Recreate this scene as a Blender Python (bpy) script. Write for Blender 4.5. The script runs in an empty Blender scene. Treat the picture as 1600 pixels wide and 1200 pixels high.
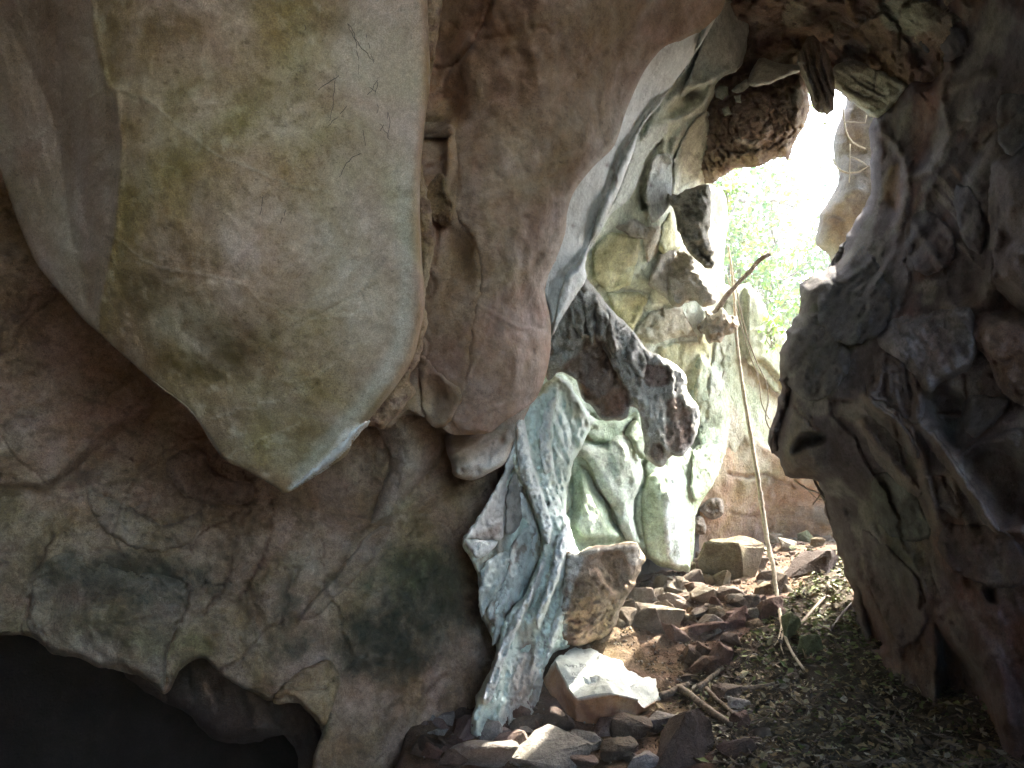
import bpy, bmesh, math, random
import numpy as np
from math import radians, sin, cos, pi
from mathutils import Vector, Matrix

SC = bpy.context.scene
COL = SC.collection

# ------------------------------------------------------------------ camera
PITCH = radians(8.0)
CAM = np.array([0.0, 0.0, 1.5])
FPX = 1200.0
RIGHT = np.array([1.0, 0, 0]); UP = np.array([0, -sin(PITCH), cos(PITCH)]); FWD = np.array([0, cos(PITCH), sin(PITCH)])
cam_d = bpy.data.cameras.new('camera'); cam_o = bpy.data.objects.new('camera', cam_d); COL.objects.link(cam_o)
cam_o.location = CAM; cam_o.rotation_euler = (pi / 2 + PITCH, 0, 0)
cam_d.sensor_width = 36.0; cam_d.lens = 36.0 * FPX / 1600.0; cam_d.clip_end = 2000.0; cam_d.clip_start = 0.05
SC.camera = cam_o
# ------------------------------------------------------------------ sky, sun, exposure
SUN_EL, SUN_AZ = radians(49.0), radians(46.0)      # azimuth measured from +Y towards +X
world = bpy.data.worlds.new('World'); SC.world = world; world.use_nodes = True
nt = world.node_tree; nt.nodes.clear()
sky = nt.nodes.new('ShaderNodeTexSky'); sky.sky_type = 'NISHITA'; sky.sun_disc = False
sky.sun_elevation = SUN_EL; sky.sun_rotation = SUN_AZ; sky.air_density = 1.0; sky.dust_density = 2.6; sky.ozone_density = 1.0
bg = nt.nodes.new('ShaderNodeBackground'); bg.inputs['Strength'].default_value = 0.15
wo = nt.nodes.new('ShaderNodeOutputWorld')
nt.links.new(sky.outputs[0], bg.inputs[0]); nt.links.new(bg.outputs[0], wo.inputs[0])
sl = bpy.data.lights.new('sun', 'SUN'); sl.energy = 2.2; sl.angle = radians(0.5); sl.color = (1.0, 0.95, 0.86)
so = bpy.data.objects.new('sun', sl); COL.objects.link(so); so.location = (20, 30, 40)
sdir = Vector((sin(SUN_AZ) * cos(SUN_EL), cos(SUN_AZ) * cos(SUN_EL), sin(SUN_EL)))
so.rotation_euler = sdir.to_track_quat('Z', 'Y').to_euler()
vs = SC.view_settings
vs.view_transform = 'Standard'; vs.look = 'None'; vs.gamma = 1.0; vs.exposure = 4.5
try: vs.use_curve_mapping = False
except Exception: pass
SC.render.engine = 'CYCLES'
SC.cycles.use_denoising = True
SC.cycles.use_adaptive_sampling = True; SC.cycles.adaptive_threshold = 0.025
SC.cycles.volume_bounces = 0; SC.cycles.max_bounces = 7; SC.cycles.diffuse_bounces = 5; SC.cycles.glossy_bounces = 3; SC.cycles.transmission_bounces = 4
SC.cycles.caustics_reflective = False; SC.cycles.caustics_refractive = False
SC.cycles.sample_clamp_indirect = 8.0

# ================================================================== helpers
def unp(px, py, d):
    """photo pixel (1600x1200) at a distance d along the view axis -> world point(s)"""
    px = np.asarray(px, float); py = np.asarray(py, float); d = np.asarray(d, float)
    xc = (px - 800.0) / FPX * d; yc = -(py - 600.0) / FPX * d
    return CAM + xc[..., None] * RIGHT + yc[..., None] * UP + d[..., None] * FWD

def proj(P):
    v = np.asarray(P, float) - CAM
    d = v @ FWD
    dd = np.where(np.abs(d) < 1e-6, 1e-6, d)
    return 800 + FPX * (v @ RIGHT) / dd, 600 - FPX * (v @ UP) / dd, d

_rs = np.random.RandomState(7)
_PERM = np.concatenate([_rs.permutation(256)] * 3).astype(np.int32)
_G = _rs.normal(size=(256, 3)); _G /= np.linalg.norm(_G, axis=1)[:, None]; _GX, _GY, _GZ = (np.ascontiguousarray(_G[:, k]).astype(np.float32) for k in range(3))
_R3 = _rs.rand(256, 3)
def pn(P, seed=0):
    P = P + seed * 17.37
    fl = np.floor(P); f = (P - fl).astype(np.float32); i = fl.astype(np.int32) & 255
    u = f * f * f * (f * (f * 6 - 15) + 10)
    ix_, iy_, iz = (np.ascontiguousarray(i[:, k]) for k in range(3)); fx, fy, fz = (np.ascontiguousarray(f[:, k]) for k in range(3)); ux, uy, uz = (np.ascontiguousarray(u[:, k]) for k in range(3))
    out = 0.0
    for dx in (0, 1):
        wx = ux if dx else 1 - ux
        a = _PERM[(ix_ + dx) & 255]
        for dy in (0, 1):
            wy = uy if dy else 1 - uy
            b = _PERM[a + ((iy_ + dy) & 255)]
            for dz in (0, 1):
                wz = uz if dz else 1 - uz
                g = _PERM[b + ((iz + dz) & 255)]
                out = out + wx * wy * wz * (_GX[g] * (fx - dx) + _GY[g] * (fy - dy) + _GZ[g] * (fz - dz))
    return out.astype(np.float64) * 1.6
def fbm(P, scale, octaves=4, seed=0, gain=0.5, ridged=False):
    out = 0.0; a = 1.0; s = 1.0 / scale; tot = 0
    for k in range(octaves):
        n = pn(P * s, seed + k * 3)
        if ridged: n = 1 - 2 * np.abs(n)
        out = out + a * n; tot += a; a *= gain; s *= 2.03
    return out / tot * 1.5
def worley(P, scale, seed=0):
    P = P / scale + seed * 9.1
    i = np.floor(P).astype(np.int64); f = P - i
    f1 = np.full(len(P), 9.0); f2 = np.full(len(P), 9.0); cid = np.zeros(len(P), np.int64)
    for dx in (-1, 0, 1):
        for dy in (-1, 0, 1):
            for dz in (-1, 0, 1):
                h = _PERM[_PERM[_PERM[(i[:, 0] + dx) & 255] + ((i[:, 1] + dy) & 255)] + ((i[:, 2] + dz) & 255)]
                q = _R3[h] + np.array([dx, dy, dz]) - f
                d = (q * q).sum(1)
                nf = d < f1
                f2 = np.where(nf, f1, np.minimum(f2, d)); cid = np.where(nf, h, cid); f1 = np.where(nf, d, f1)
    return np.sqrt(f1), np.sqrt(f2), cid
def sstep(a, b, x):
    t = np.clip((x - a) / (b - a + 1e-12), 0, 1); return t * t * (3 - 2 * t)

def dist_poly(X, Y, pts, closed=False):
    """distance to a polyline and the nearest point on it"""
    best = np.full(X.shape, 1e18); nx = np.zeros_like(X); ny = np.zeros_like(X)
    n = len(pts)
    for k in range(n if closed else n - 1):
        ax, ay = pts[k]; bx, by = pts[(k + 1) % n]
        vx, vy = bx - ax, by - ay; L = vx * vx + vy * vy + 1e-9
        t = np.clip(((X - ax) * vx + (Y - ay) * vy) / L, 0, 1)
        qx = ax + t * vx; qy = ay + t * vy
        d = (X - qx) ** 2 + (Y - qy) ** 2
        m = d < best
        best = np.where(m, d, best); nx = np.where(m, qx, nx); ny = np.where(m, qy, ny)
    return np.sqrt(best), nx, ny
def inside(X, Y, pts):
    r = np.zeros(X.shape, bool); n = len(pts)
    for k in range(n):
        ax, ay = pts[k]; bx, by = pts[(k + 1) % n]
        if ay == by: continue
        c = (ay > Y) != (by > Y)
        r ^= c & (X < (bx - ax) * (Y - ay) / (by - ay) + ax)
    return r
def catmull(pts, step=4.0, closed=True):
    p = np.array(pts, float); n = len(p); out = []
    for k in range(n if closed else n - 1):
        if closed: p0, p1, p2, p3 = p[(k - 1) % n], p[k], p[(k + 1) % n], p[(k + 2) % n]
        else: p0, p1, p2, p3 = p[max(k - 1, 0)], p[k], p[k + 1], p[min(k + 2, n - 1)]
        m = max(1, int(np.linalg.norm(p2 - p1) / step))
        for t in np.arange(m) / m:
            out.append(0.5 * ((2 * p1) + (p2 - p0) * t + (2 * p0 - 5 * p1 + 4 * p2 - p3) * t * t + (3 * p1 - p0 - 3 * p2 + p3) * t ** 3))
    if not closed: out.append(p[-1])
    return np.array(out)
def cr(ox, oy, k, pts):
    """coordinates read in an enlarged crop -> photo pixels"""
    return [(ox + x / k, oy + y / k) for x, y in pts]

class TPS:
    """thin-plate interpolation of values given at 2-D points"""
    def __init__(s, pts, vals, reg=1e-6):
        s.p = np.array(pts, float); n = len(s.p)
        K = s.U(np.linalg.norm(s.p[:, None] - s.p[None], axis=2)) + reg * np.eye(n)
        Q = np.hstack([np.ones((n, 1)), s.p]); A = np.zeros((n + 3, n + 3))
        A[:n, :n] = K; A[:n, n:] = Q; A[n:, :n] = Q.T
        s.w = np.linalg.solve(A, np.concatenate([np.array(vals, float), np.zeros(3)]))
    def U(s, r): return np.where(r > 1e-9, r * r * np.log(r + 1e-12), 0.0)
    def __call__(s, X, Y):
        out = s.w[-3] + s.w[-2] * X + s.w[-1] * Y
        for k in range(len(s.p)):
            out = out + s.w[k] * s.U(np.hypot(X - s.p[k, 0], Y - s.p[k, 1]))
        return out

def tag(o, label, cat, group=None, kind=None):
    if label: o['label'] = label
    if cat: o['category'] = cat
    if group: o['group'] = group
    if kind: o['kind'] = kind
    return o
def mk(name, V, F, mat, parent=None, col=None, smooth=True, origin=None, sharp=None):
    """one mesh object; V (n,3) world coordinates, F array of quads or list of faces"""
    V = np.asarray(V, float)
    c = np.array(origin if origin is not None else V.mean(0), float)
    me = bpy.data.meshes.new(name)
    if isinstance(F, np.ndarray):
        n, k = F.shape
        me.vertices.add(len(V)); me.vertices.foreach_set('co', (V - c).astype(np.float32).ravel())
        me.loops.add(n * k); me.loops.foreach_set('vertex_index', F.astype(np.int32).ravel())
        me.polygons.add(n); me.polygons.foreach_set('loop_start', (np.arange(n) * k).astype(np.int32))
        me.update(calc_edges=True)
        me.validate()
    else:
        me.from_pydata((V - c).tolist(), [], [list(f) for f in F]); me.update()
    me.polygons.foreach_set('use_smooth', np.full(len(me.polygons), smooth))
    if sharp: me.set_sharp_from_angle(angle=radians(sharp))
    if col is not None and len(me.vertices) == len(col):
        a = me.color_attributes.new('Col', 'FLOAT_COLOR', 'POINT')
        a.data.foreach_set('color', np.hstack([np.clip(col, 0, 1), np.ones((len(col), 1))]).astype(np.float32).ravel())
    if mat: me.materials.append(mat)
    o = bpy.data.objects.new(name, me); COL.objects.link(o)
    o.location = c
    if parent is not None:
        o.parent = parent; o.location = Vector(c) - parent.location
    return o
def tube(pts, rad, n=7, jitter=0.0, seed=0):
    """swept tube, returns V, F"""
    p = np.array(pts, float); m = len(p); rad = np.broadcast_to(np.asarray(rad, float), (m,))
    rs = np.random.RandomState(seed); V = []; F = []
    t = np.gradient(p, axis=0); t /= np.linalg.norm(t, axis=1)[:, None] + 1e-9
    ref = np.array([0.31, 0.77, 0.55]); 
    for k in range(m):
        a = np.cross(t[k], ref); a /= np.linalg.norm(a) + 1e-9; b = np.cross(t[k], a)
        for j in range(n):
            an = 2 * pi * j / n; r = rad[k] * (1 + jitter * rs.uniform(-1, 1))
            V.append(p[k] + r * (cos(an) * a + sin(an) * b))
    for k in range(m - 1):
        for j in range(n):
            F.append((k * n + j, k * n + (j + 1) % n, (k + 1) * n + (j + 1) % n, (k + 1) * n + j))
    F.append(tuple(range(n))[::-1]); F.append(tuple(range((m - 1) * n, m * n)))
    return np.array(V), F
def join(parts):
    V = []; F = []; o = 0
    for v, f in parts:
        V.append(v); F += [tuple(i + o for i in q) for q in f]; o += len(v)
    return np.vstack(V), F

# ------------------------------------------------------------------ materials
def rock_mat(name, bump=0.35, grain=28.0, rough=0.8, spec=0.3, contrast=0.35, speck=0.25, dist=0.03, base=None):
    m = bpy.data.materials.new(name); m.use_nodes = True; t = m.node_tree; N = t.nodes; L = t.links
    b = N['Principled BSDF']; b.inputs['Roughness'].default_value = rough
    b.inputs['Specular IOR Level'].default_value = spec
    geo = N.new('ShaderNodeNewGeometry')
    def noise(scale, detail, dist_=0.0, rough_=0.6):
        n = N.new('ShaderNodeTexNoise'); n.inputs['Scale'].default_value = scale; n.inputs['Detail'].default_value = detail
        n.inputs['Distortion'].default_value = dist_; n.inputs['Roughness'].default_value = rough_
        L.new(geo.outputs['Position'], n.inputs['Vector']); return n
    def ramp(src, a, b_, lo, hi):
        r = N.new('ShaderNodeMapRange'); r.inputs[1].default_value = a; r.inputs[2].default_value = b_
        r.inputs[3].default_value = lo; r.inputs[4].default_value = hi; L.new(src, r.inputs[0]); return r
    if base is None:
        at = N.new('ShaderNodeAttribute'); at.attribute_name = 'Col'; csrc = at.outputs['Color']
    else:
        rgb = N.new('ShaderNodeRGB'); rgb.outputs[0].default_value = (*base, 1); csrc = rgb.outputs[0]
    n1 = noise(3.1, 7, 0.4, 0.65); n2 = noise(grain, 6, 0.2, 0.7); n3 = noise(grain * 4.3, 4, 0, 0.7)
    r1 = ramp(n1.outputs[0], 0.3, 0.7, 1 - contrast, 1 + contrast)
    r2 = ramp(n2.outputs[0], 0.3, 0.7, 1 - contrast * 0.8, 1 + contrast * 0.8)
    r3 = ramp(n3.outputs[0], 0.35, 0.65, 1 - speck, 1 + speck)
    m1 = N.new('ShaderNodeMath'); m1.operation = 'MULTIPLY'; L.new(r1.outputs[0], m1.inputs[0]); L.new(r2.outputs[0], m1.inputs[1])
    m2 = N.new('ShaderNodeMath'); m2.operation = 'MULTIPLY'; L.new(m1.outputs[0], m2.inputs[0]); L.new(r3.outputs[0], m2.inputs[1])
    mx = N.new('ShaderNodeVectorMath'); mx.operation = 'SCALE'
    L.new(csrc, mx.inputs[0]); L.new(m2.outputs[0], mx.inputs['Scale'])
    # crisp dark pits and pale flecks
    n5 = noise(grain * 2.1, 3, 0.6, 0.6); n6 = noise(grain * 1.3, 4, 1.0, 0.65); n7 = noise(2.3, 3)
    d5 = ramp(n5.outputs[0], 0.60, 0.66, 0.0, -0.45); d6 = ramp(n6.outputs[0], 0.62, 0.68, 0.0, 0.4); q7 = ramp(n7.outputs[0], 0.4, 0.62, 0.15, 1.0)
    a5 = N.new('ShaderNodeMath'); a5.operation = 'ADD'; L.new(d5.outputs[0], a5.inputs[0]); L.new(d6.outputs[0], a5.inputs[1])
    a6 = N.new('ShaderNodeMath'); a6.operation = 'MULTIPLY_ADD'; a6.inputs[2].default_value = 1.0; L.new(a5.outputs[0], a6.inputs[0]); L.new(q7.outputs[0], a6.inputs[1])
    mx0 = N.new('ShaderNodeVectorMath'); mx0.operation = 'SCALE'; L.new(mx.outputs[0], mx0.inputs[0]); L.new(a6.outputs[0], mx0.inputs['Scale']); mx = mx0
    # slight hue drift between warm and cool
    n4 = noise(1.7, 5, 0.8); hs = N.new('ShaderNodeHueSaturation')
    r4 = ramp(n4.outputs[0], 0.3, 0.7, 0.478, 0.522); r5 = ramp(n1.outputs[0], 0.3, 0.7, 1.25, 0.75)
    L.new(r4.outputs[0], hs.inputs['Hue']); L.new(r5.outputs[0], hs.inputs['Saturation']); L.new(mx.outputs[0], hs.inputs['Color'])
    L.new(hs.outputs[0], b.inputs['Base Color'])
    rr = ramp(n2.outputs[0], 0.3, 0.7, max(0.2, rough - 0.15), min(1, rough + 0.12)); L.new(rr.outputs[0], b.inputs['Roughness'])
    ad = N.new('ShaderNodeMath'); ad.operation = 'ADD'
    sc3 = N.new('ShaderNodeMath'); sc3.operation = 'MULTIPLY'; sc3.inputs[1].default_value = 0.35; L.new(n3.outputs[0], sc3.inputs[0])
    n8 = noise(grain * 0.35, 5, 0.5); sc8 = N.new('ShaderNodeMath'); sc8.operation = 'MULTIPLY_ADD'; sc8.inputs[1].default_value = 1.6; L.new(n8.outputs[0], sc8.inputs[0]); L.new(sc3.outputs[0], sc8.inputs[2])
    L.new(n2.outputs[0], ad.inputs[0]); L.new(sc8.outputs[0], ad.inputs[1])
    bp = N.new('ShaderNodeBump'); bp.inputs['Strength'].default_value = bump; bp.inputs['Distance'].default_value = dist
    L.new(ad.outputs[0], bp.inputs['Height']); L.new(bp.outputs[0], b.inputs['Normal'])
    return m
def plain_mat(name, color, rough=0.8, var=0.3, scale=20.0, bump=0.2, trans=0.0, spec=0.3):
    m = bpy.data.materials.new(name); m.use_nodes = True; t = m.node_tree; N = t.nodes; L = t.links
    b = N['Principled BSDF']; b.inputs['Roughness'].default_value = rough; b.inputs['Specular IOR Level'].default_value = spec
    geo = N.new('ShaderNodeNewGeometry'); n = N.new('ShaderNodeTexNoise'); n.inputs['Scale'].default_value = scale; n.inputs['Detail'].default_value = 6
    L.new(geo.outputs['Position'], n.inputs['Vector'])
    r = N.new('ShaderNodeMapRange'); r.inputs[1].default_value = 0.3; r.inputs[2].default_value = 0.7; r.inputs[3].default_value = 1 - var; r.inputs[4].default_value = 1 + var
    L.new(n.outputs[0], r.inputs[0])
    rgb = N.new('ShaderNodeAttribute' if color is None else 'ShaderNodeRGB')
    if color is None: rgb.attribute_name = 'Col'
    else: rgb.outputs[0].default_value = (*color, 1)
    mx = N.new('ShaderNodeVectorMath'); mx.operation = 'SCALE'; L.new(rgb.outputs[0], mx.inputs[0]); L.new(r.outputs[0], mx.inputs['Scale'])
    L.new(mx.outputs[0], b.inputs['Base Color'])
    if bump:
        bp = N.new('ShaderNodeBump'); bp.inputs['Strength'].default_value = bump; bp.inputs['Distance'].default_value = 0.01
        L.new(n.outputs[0], bp.inputs['Height']); L.new(bp.outputs[0], b.inputs['Normal'])
    if trans > 0:
        tr = N.new('ShaderNodeBsdfTranslucent'); L.new(mx.outputs[0], tr.inputs['Color'])
        ms = N.new('ShaderNodeMixShader'); ms.inputs[0].default_value = trans
        L.new(b.outputs[0], ms.inputs[1]); L.new(tr.outputs[0], ms.inputs[2]); L.new(ms.outputs[0], N['Material Output'].inputs['Surface'])
    return m
M_SMOOTH = rock_mat('smooth_limestone', bump=0.45, grain=46, rough=0.78, contrast=0.24, speck=0.26, dist=0.012)
M_ROUGH = rock_mat('rough_limestone', bump=0.8, grain=22, rough=0.9, spec=0.2, contrast=0.34, speck=0.3, dist=0.035)
M_FLOW = rock_mat('flowstone', bump=0.5, grain=40, rough=0.55, spec=0.45, contrast=0.2, speck=0.16, dist=0.02)
M_WALL = rock_mat('cave_wall_limestone', bump=0.75, grain=34, rough=0.86, contrast=0.34, speck=0.3, dist=0.022)
M_DARKW = rock_mat('shadowed_limestone', bump=0.45, grain=30, rough=0.92, spec=0.08, contrast=0.25, speck=0.22, dist=0.02)
M_STONE = rock_mat('rubble_stone', bump=0.6, grain=30, rough=0.9, spec=0.2, contrast=0.3, speck=0.25, dist=0.015)
M_EARTH = rock_mat('red_earth', bump=0.8, grain=26, rough=0.95, spec=0.1, contrast=0.4, speck=0.35, dist=0.03)

# albedo palette
BROWN = np.array([0.37, 0.28, 0.20]); PINK = np.array([0.38, 0.275, 0.20]); GREY = np.array([0.40, 0.375, 0.32])
OLIVE = np.array([0.25, 0.195, 0.10]); DARKALG = np.array([0.06, 0.065, 0.045]); WHITE = np.array([0.66, 0.69, 0.64])
PALEG = np.array([0.46, 0.50, 0.36]); YELG = np.array([0.50, 0.50, 0.29]); CLAY = np.array([0.15, 0.095, 0.058])
REDBR = np.array([0.14, 0.08, 0.055]); OCHRE = np.array([0.40, 0.27, 0.15]); DKGREY = np.array([0.17, 0.16, 0.135]); TEAL = np.array([0.50, 0.58, 0.54])
MOSS = np.array([0.16, 0.20, 0.07])

class Rock:
    def __init__(s, outline, dpts, step=4.0, roll=0.12, R=28.0, thick=0.5, base=BROWN, jag=0.0, jscale=14.0, smooth=True, seed=0, rollf=None, tps=None):
        o = catmull(outline, 4.0) if smooth else np.array(outline, float)
        if not smooth:
            q = []
            for k in range(len(o)):
                a, b = o[k], o[(k + 1) % len(o)]; m = max(1, int(np.linalg.norm(b - a) / 4))
                q += [a + (b - a) * i / m for i in range(m)]
            o = np.array(q)
        if jag:
            P = np.hstack([o, np.full((len(o), 1), seed * 3.3)])
            o = o + jag * np.stack([fbm(P, jscale, 3, seed), fbm(P, jscale, 3, seed + 40)], 1)
        s.out = o; s.roll = roll; s.R = R; s.thick = thick; s.seed = seed; s.step = step
        s.tps = tps if tps is not None else TPS([(x / 1000, y / 1000) for x, y, d in dpts], [d for x, y, d in dpts])
        s.X, s.Y, s.E, s.F = s.grid(step)
        s.d0 = s.tps(s.X / 1000, s.Y / 1000)
        t = 1 - np.clip(s.E / R, 0, 1)
        s.rollv = roll * (1 - np.sqrt(np.clip(1 - t * t, 0, 1)))
        if rollf is not None: s.rollv = s.rollv * rollf(s.X, s.Y)
        s.rollf = rollf
        s.P = unp(s.X, s.Y, s.d0)
        s.h = np.zeros(len(s.X)); s.c = np.tile(base, (len(s.X), 1)).astype(float)
    def at(s, x, y):
        """index of the surface vertex nearest to each photo pixel"""
        if not hasattr(s, 'bins'):
            s.b0 = (s.X.min(), s.Y.min()); nx = int((s.X.max() - s.b0[0]) / s.step) + 3; ny = int((s.Y.max() - s.b0[1]) / s.step) + 3
            b = np.full((ny, nx), -1); b[((s.Y - s.b0[1]) / s.step + .5).astype(int), ((s.X - s.b0[0]) / s.step + .5).astype(int)] = np.arange(len(s.X))
            for k in range(60):
                if (b >= 0).all(): break
                for ax, sh in ((0, 1), (0, -1), (1, 1), (1, -1)):
                    r = np.roll(b, sh, ax); b = np.where(b < 0, r, b)
            s.bins = b
        b = s.bins
        return b[np.clip(((y - s.b0[1]) / s.step + .5).astype(int), 0, b.shape[0] - 1), np.clip(((x - s.b0[0]) / s.step + .5).astype(int), 0, b.shape[1] - 1)]
    def grid(s, st):
        o = s.out; x0, y0 = o.min(0) - st; x1, y1 = o.max(0) + st
        nx = int((x1 - x0) / st) + 2; ny = int((y1 - y0) / st) + 2
        gx, gy = np.meshgrid(x0 + st * np.arange(nx), y0 + st * np.arange(ny)); X = gx.ravel(); Y = gy.ravel()
        ins = inside(X, Y, o)
        ix = np.arange(nx * ny).reshape(ny, nx)
        Q = np.stack([ix[:-1, :-1], ix[1:, :-1], ix[1:, 1:], ix[:-1, 1:]], 2).reshape(-1, 4)
        keep = ins[Q].sum(1) >= 1; Q = Q[keep]
        u = np.unique(Q); re = np.full(nx * ny, -1); re[u] = np.arange(len(u)); Q = re[Q]
        X, Y, ins = X[u], Y[u], ins[u]
        sub = o[::2] if len(o) > 120 else o
        E, qx, qy = dist_poly(X, Y, sub, True)
        if len(sub) != len(o):
            bad = ~ins
            _, bx, by = dist_poly(X[bad], Y[bad], o, True); qx[bad] = bx; qy[bad] = by
        X = np.where(ins, X, qx); Y = np.where(ins, Y, qy); E = np.where(ins, E, 0.0)
        return X, Y, E, Q
    # masks -------------------------------------------------
    def brk(s, m, brk, scale=0.12, seed=0):
        if not brk: return m
        k = np.where(m > 0.004)[0]; o = np.zeros_like(m)
        if len(k): o[k] = np.clip(m[k] + brk * fbm(s.P[k], scale, 4, s.seed + seed + 11), 0, 1) * np.clip(m[k] * 3, 0, 1)
        return o
    def blob(s, x, y, rx, ry, rot=0, pw=1.0, brk=0.0, scale=0.12):
        a = radians(rot); dx, dy = s.X - x, s.Y - y
        u = (dx * cos(a) + dy * sin(a)) / rx; v = (-dx * sin(a) + dy * cos(a)) / ry
        return s.brk(np.exp(-(u * u + v * v) ** pw), brk, scale, int(x + y) % 97)
    def poly(s, pts, soft=6.0, brk=0.0, scale=0.12, smooth=True, wob=0.0):
        p = catmull(pts, 6.0) if smooth else np.array(pts, float)
        X, Y = s.X, s.Y
        lo = p.min(0) - soft - 10 - wob; hi = p.max(0) + soft + 10 + wob
        sel = np.where((X > lo[0]) & (X < hi[0]) & (Y > lo[1]) & (Y < hi[1]))[0]
        m = np.zeros(len(X))
        if len(sel):
            x, y = X[sel], Y[sel]
            if wob:
                x = x + wob * fbm(s.P[sel], 0.15, 3, 5); y = y + wob * fbm(s.P[sel], 0.15, 3, 25)
            e, _, _ = dist_poly(x, y, p, True); m[sel] = np.where(inside(x, y, p), sstep(0, soft, e), 0)
        return s.brk(m, brk, scale, int(p[0, 0]) % 89)
    def line(s, pts, w=4.0, brk=0.0, smooth=True, wob=3.0, sharp=False):
        p = catmull(pts, 6.0, False) if smooth else np.array(pts, float)
        X, Y = s.X, s.Y; r = 3.2 * w + 4 + wob
        lo = p.min(0) - r; hi = p.max(0) + r
        sel = np.where((X > lo[0]) & (X < hi[0]) & (Y > lo[1]) & (Y < hi[1]))[0]
        m = np.zeros(len(X))
        if len(sel):
            x, y = X[sel], Y[sel]
            if wob:
                x = x + wob * fbm(s.P[sel], 0.07, 3, 5); y = y + wob * fbm(s.P[sel], 0.07, 3, 25)
            d, _, _ = dist_poly(x, y, p)
            m[sel] = np.clip(1 - d / (1.6 * w), 0, 1) if sharp else np.exp(-(d / w) ** 2)
        return s.brk(m, brk, 0.06, int(p[0, 0]) % 83)
    def noise(s, scale, lo=-0.1, hi=0.3, octaves=5, seed=0):
        return sstep(lo, hi, fbm(s.P, scale, octaves, s.seed + seed))
    def flute(s, ang, lam, stretch=8.0, octaves=3, seed=0, warp=0.6):
        a = radians(ang); u = s.X * cos(a) + s.Y * sin(a); v = -s.X * sin(a) + s.Y * cos(a)
        Q = np.stack([u / (lam * stretch), v / lam, np.full(len(u), seed * 1.7)], 1)
        Q[:, 1] += warp * pn(np.stack([s.X, s.Y, np.full(len(u), seed)], 1) / (lam * 5), seed)
        return fbm(Q, 1.0, octaves, seed)
    # edits -------------------------------------------------
    def tint(s, col, m): s.c = s.c + (np.asarray(col) - s.c) * np.clip(m, 0, 1)[:, None]; return s
    def up(s, amp, m): s.h = s.h + amp * m; return s
    def crack(s, pts, w=2.2, amp=0.03, col=REDBR, k=0.8, wob=3.0, shoulder=0.0):
        m = s.line(pts, w, 0, wob=wob, sharp=True); s.h -= amp * m
        if shoulder: s.h += shoulder * s.line(pts, w * 4, 0, wob=wob)
        if col is not None: s.tint(col, k * m)
        return s
    def rough(s, amp, scale, octaves=5, seed=0, ridged=False, m=1.0): s.h = s.h + amp * fbm(s.P, scale, octaves, s.seed + seed, ridged=ridged) * m; return s
    def cells(s, scale, amp, gap=0.08, dark=0.5, seed=0, m=1.0, col=REDBR, tiltamp=0.0):
        P = s.P + 0.25 * scale * np.stack([fbm(s.P, scale, 3, 61), fbm(s.P, scale, 3, 71), fbm(s.P, scale, 3, 81)], 1)
        f1, f2, cid = worley(P, scale, seed + s.seed)
        g = (1 - sstep(0, gap, f2 - f1)) * m
        s.h -= amp * g; s.tint(col, dark * g)
        if tiltamp: s.h += tiltamp * (_R3[cid, 0] - 0.5) * m
        return s
    def weather(s, dark, light, k=1.0, m=1.0):
        """stains and mottling at several scales"""
        for sc_, lo, hi, c, a, sd in ((.30,.05,.45,dark,.5,151),(.11,.12,.42,dark*.8,.5,161),(.05,.2,.45,dark*.6,.5,171),(.16,.1,.5,light,.5,181),(.045,.22,.5,light,.55,191)):
            s.tint(c, k * a * m * s.noise(sc_, lo, hi, 4, sd))
        return s
    def depth(s): return s.d0 + s.rollv - s.h
    def surf(s, x, y, lift=0.004):
        """points of the finished surface at photo pixels"""
        out = []
        d = s.depth()
        for a, b in zip(np.atleast_1d(x), np.atleast_1d(y)):
            k = np.argmin((s.X - a) ** 2 + (s.Y - b) ** 2); out.append(unp(a, b, d[k] - lift))
        return np.array(out)
    def build(s, name, mat, label=None, cat=None, group=None, kind=None, parent=None, back=True, micro=1.0):
        k = s.step * s.d0.mean() / FPX      # finest relief the mesh can carry
        s.h = s.h + micro * (0.5 * k * fbm(s.P, k * 7, 3, s.seed + 77) + 0.8 * k * fbm(s.P, k * 18, 2, s.seed + 78, ridged=True))
        V = unp(s.X, s.Y, s.depth()); F = s.F; C = s.c
        if back:
            X, Y, E, Q = s.grid(s.step * 3)
            t = 1 - np.clip(E / s.R, 0, 1)
            rv = s.roll * (1 - np.sqrt(np.clip(1 - t * t, 0, 1)))
            if s.rollf is not None: rv = rv * s.rollf(X, Y)
            d = s.tps(X / 1000, Y / 1000) + rv + s.thick * sstep(0, 2.5 * s.R, E) + 0.01
            B = unp(X, Y, d)
            F = np.vstack([F, Q[:, ::-1] + len(V)]); V = np.vstack([V, B]); C = np.vstack([C, np.tile(C.mean(0), (len(B), 1))])
        o = mk(name, V, F, mat, parent, C)
        return tag(o, label, cat, group, kind)


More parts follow.
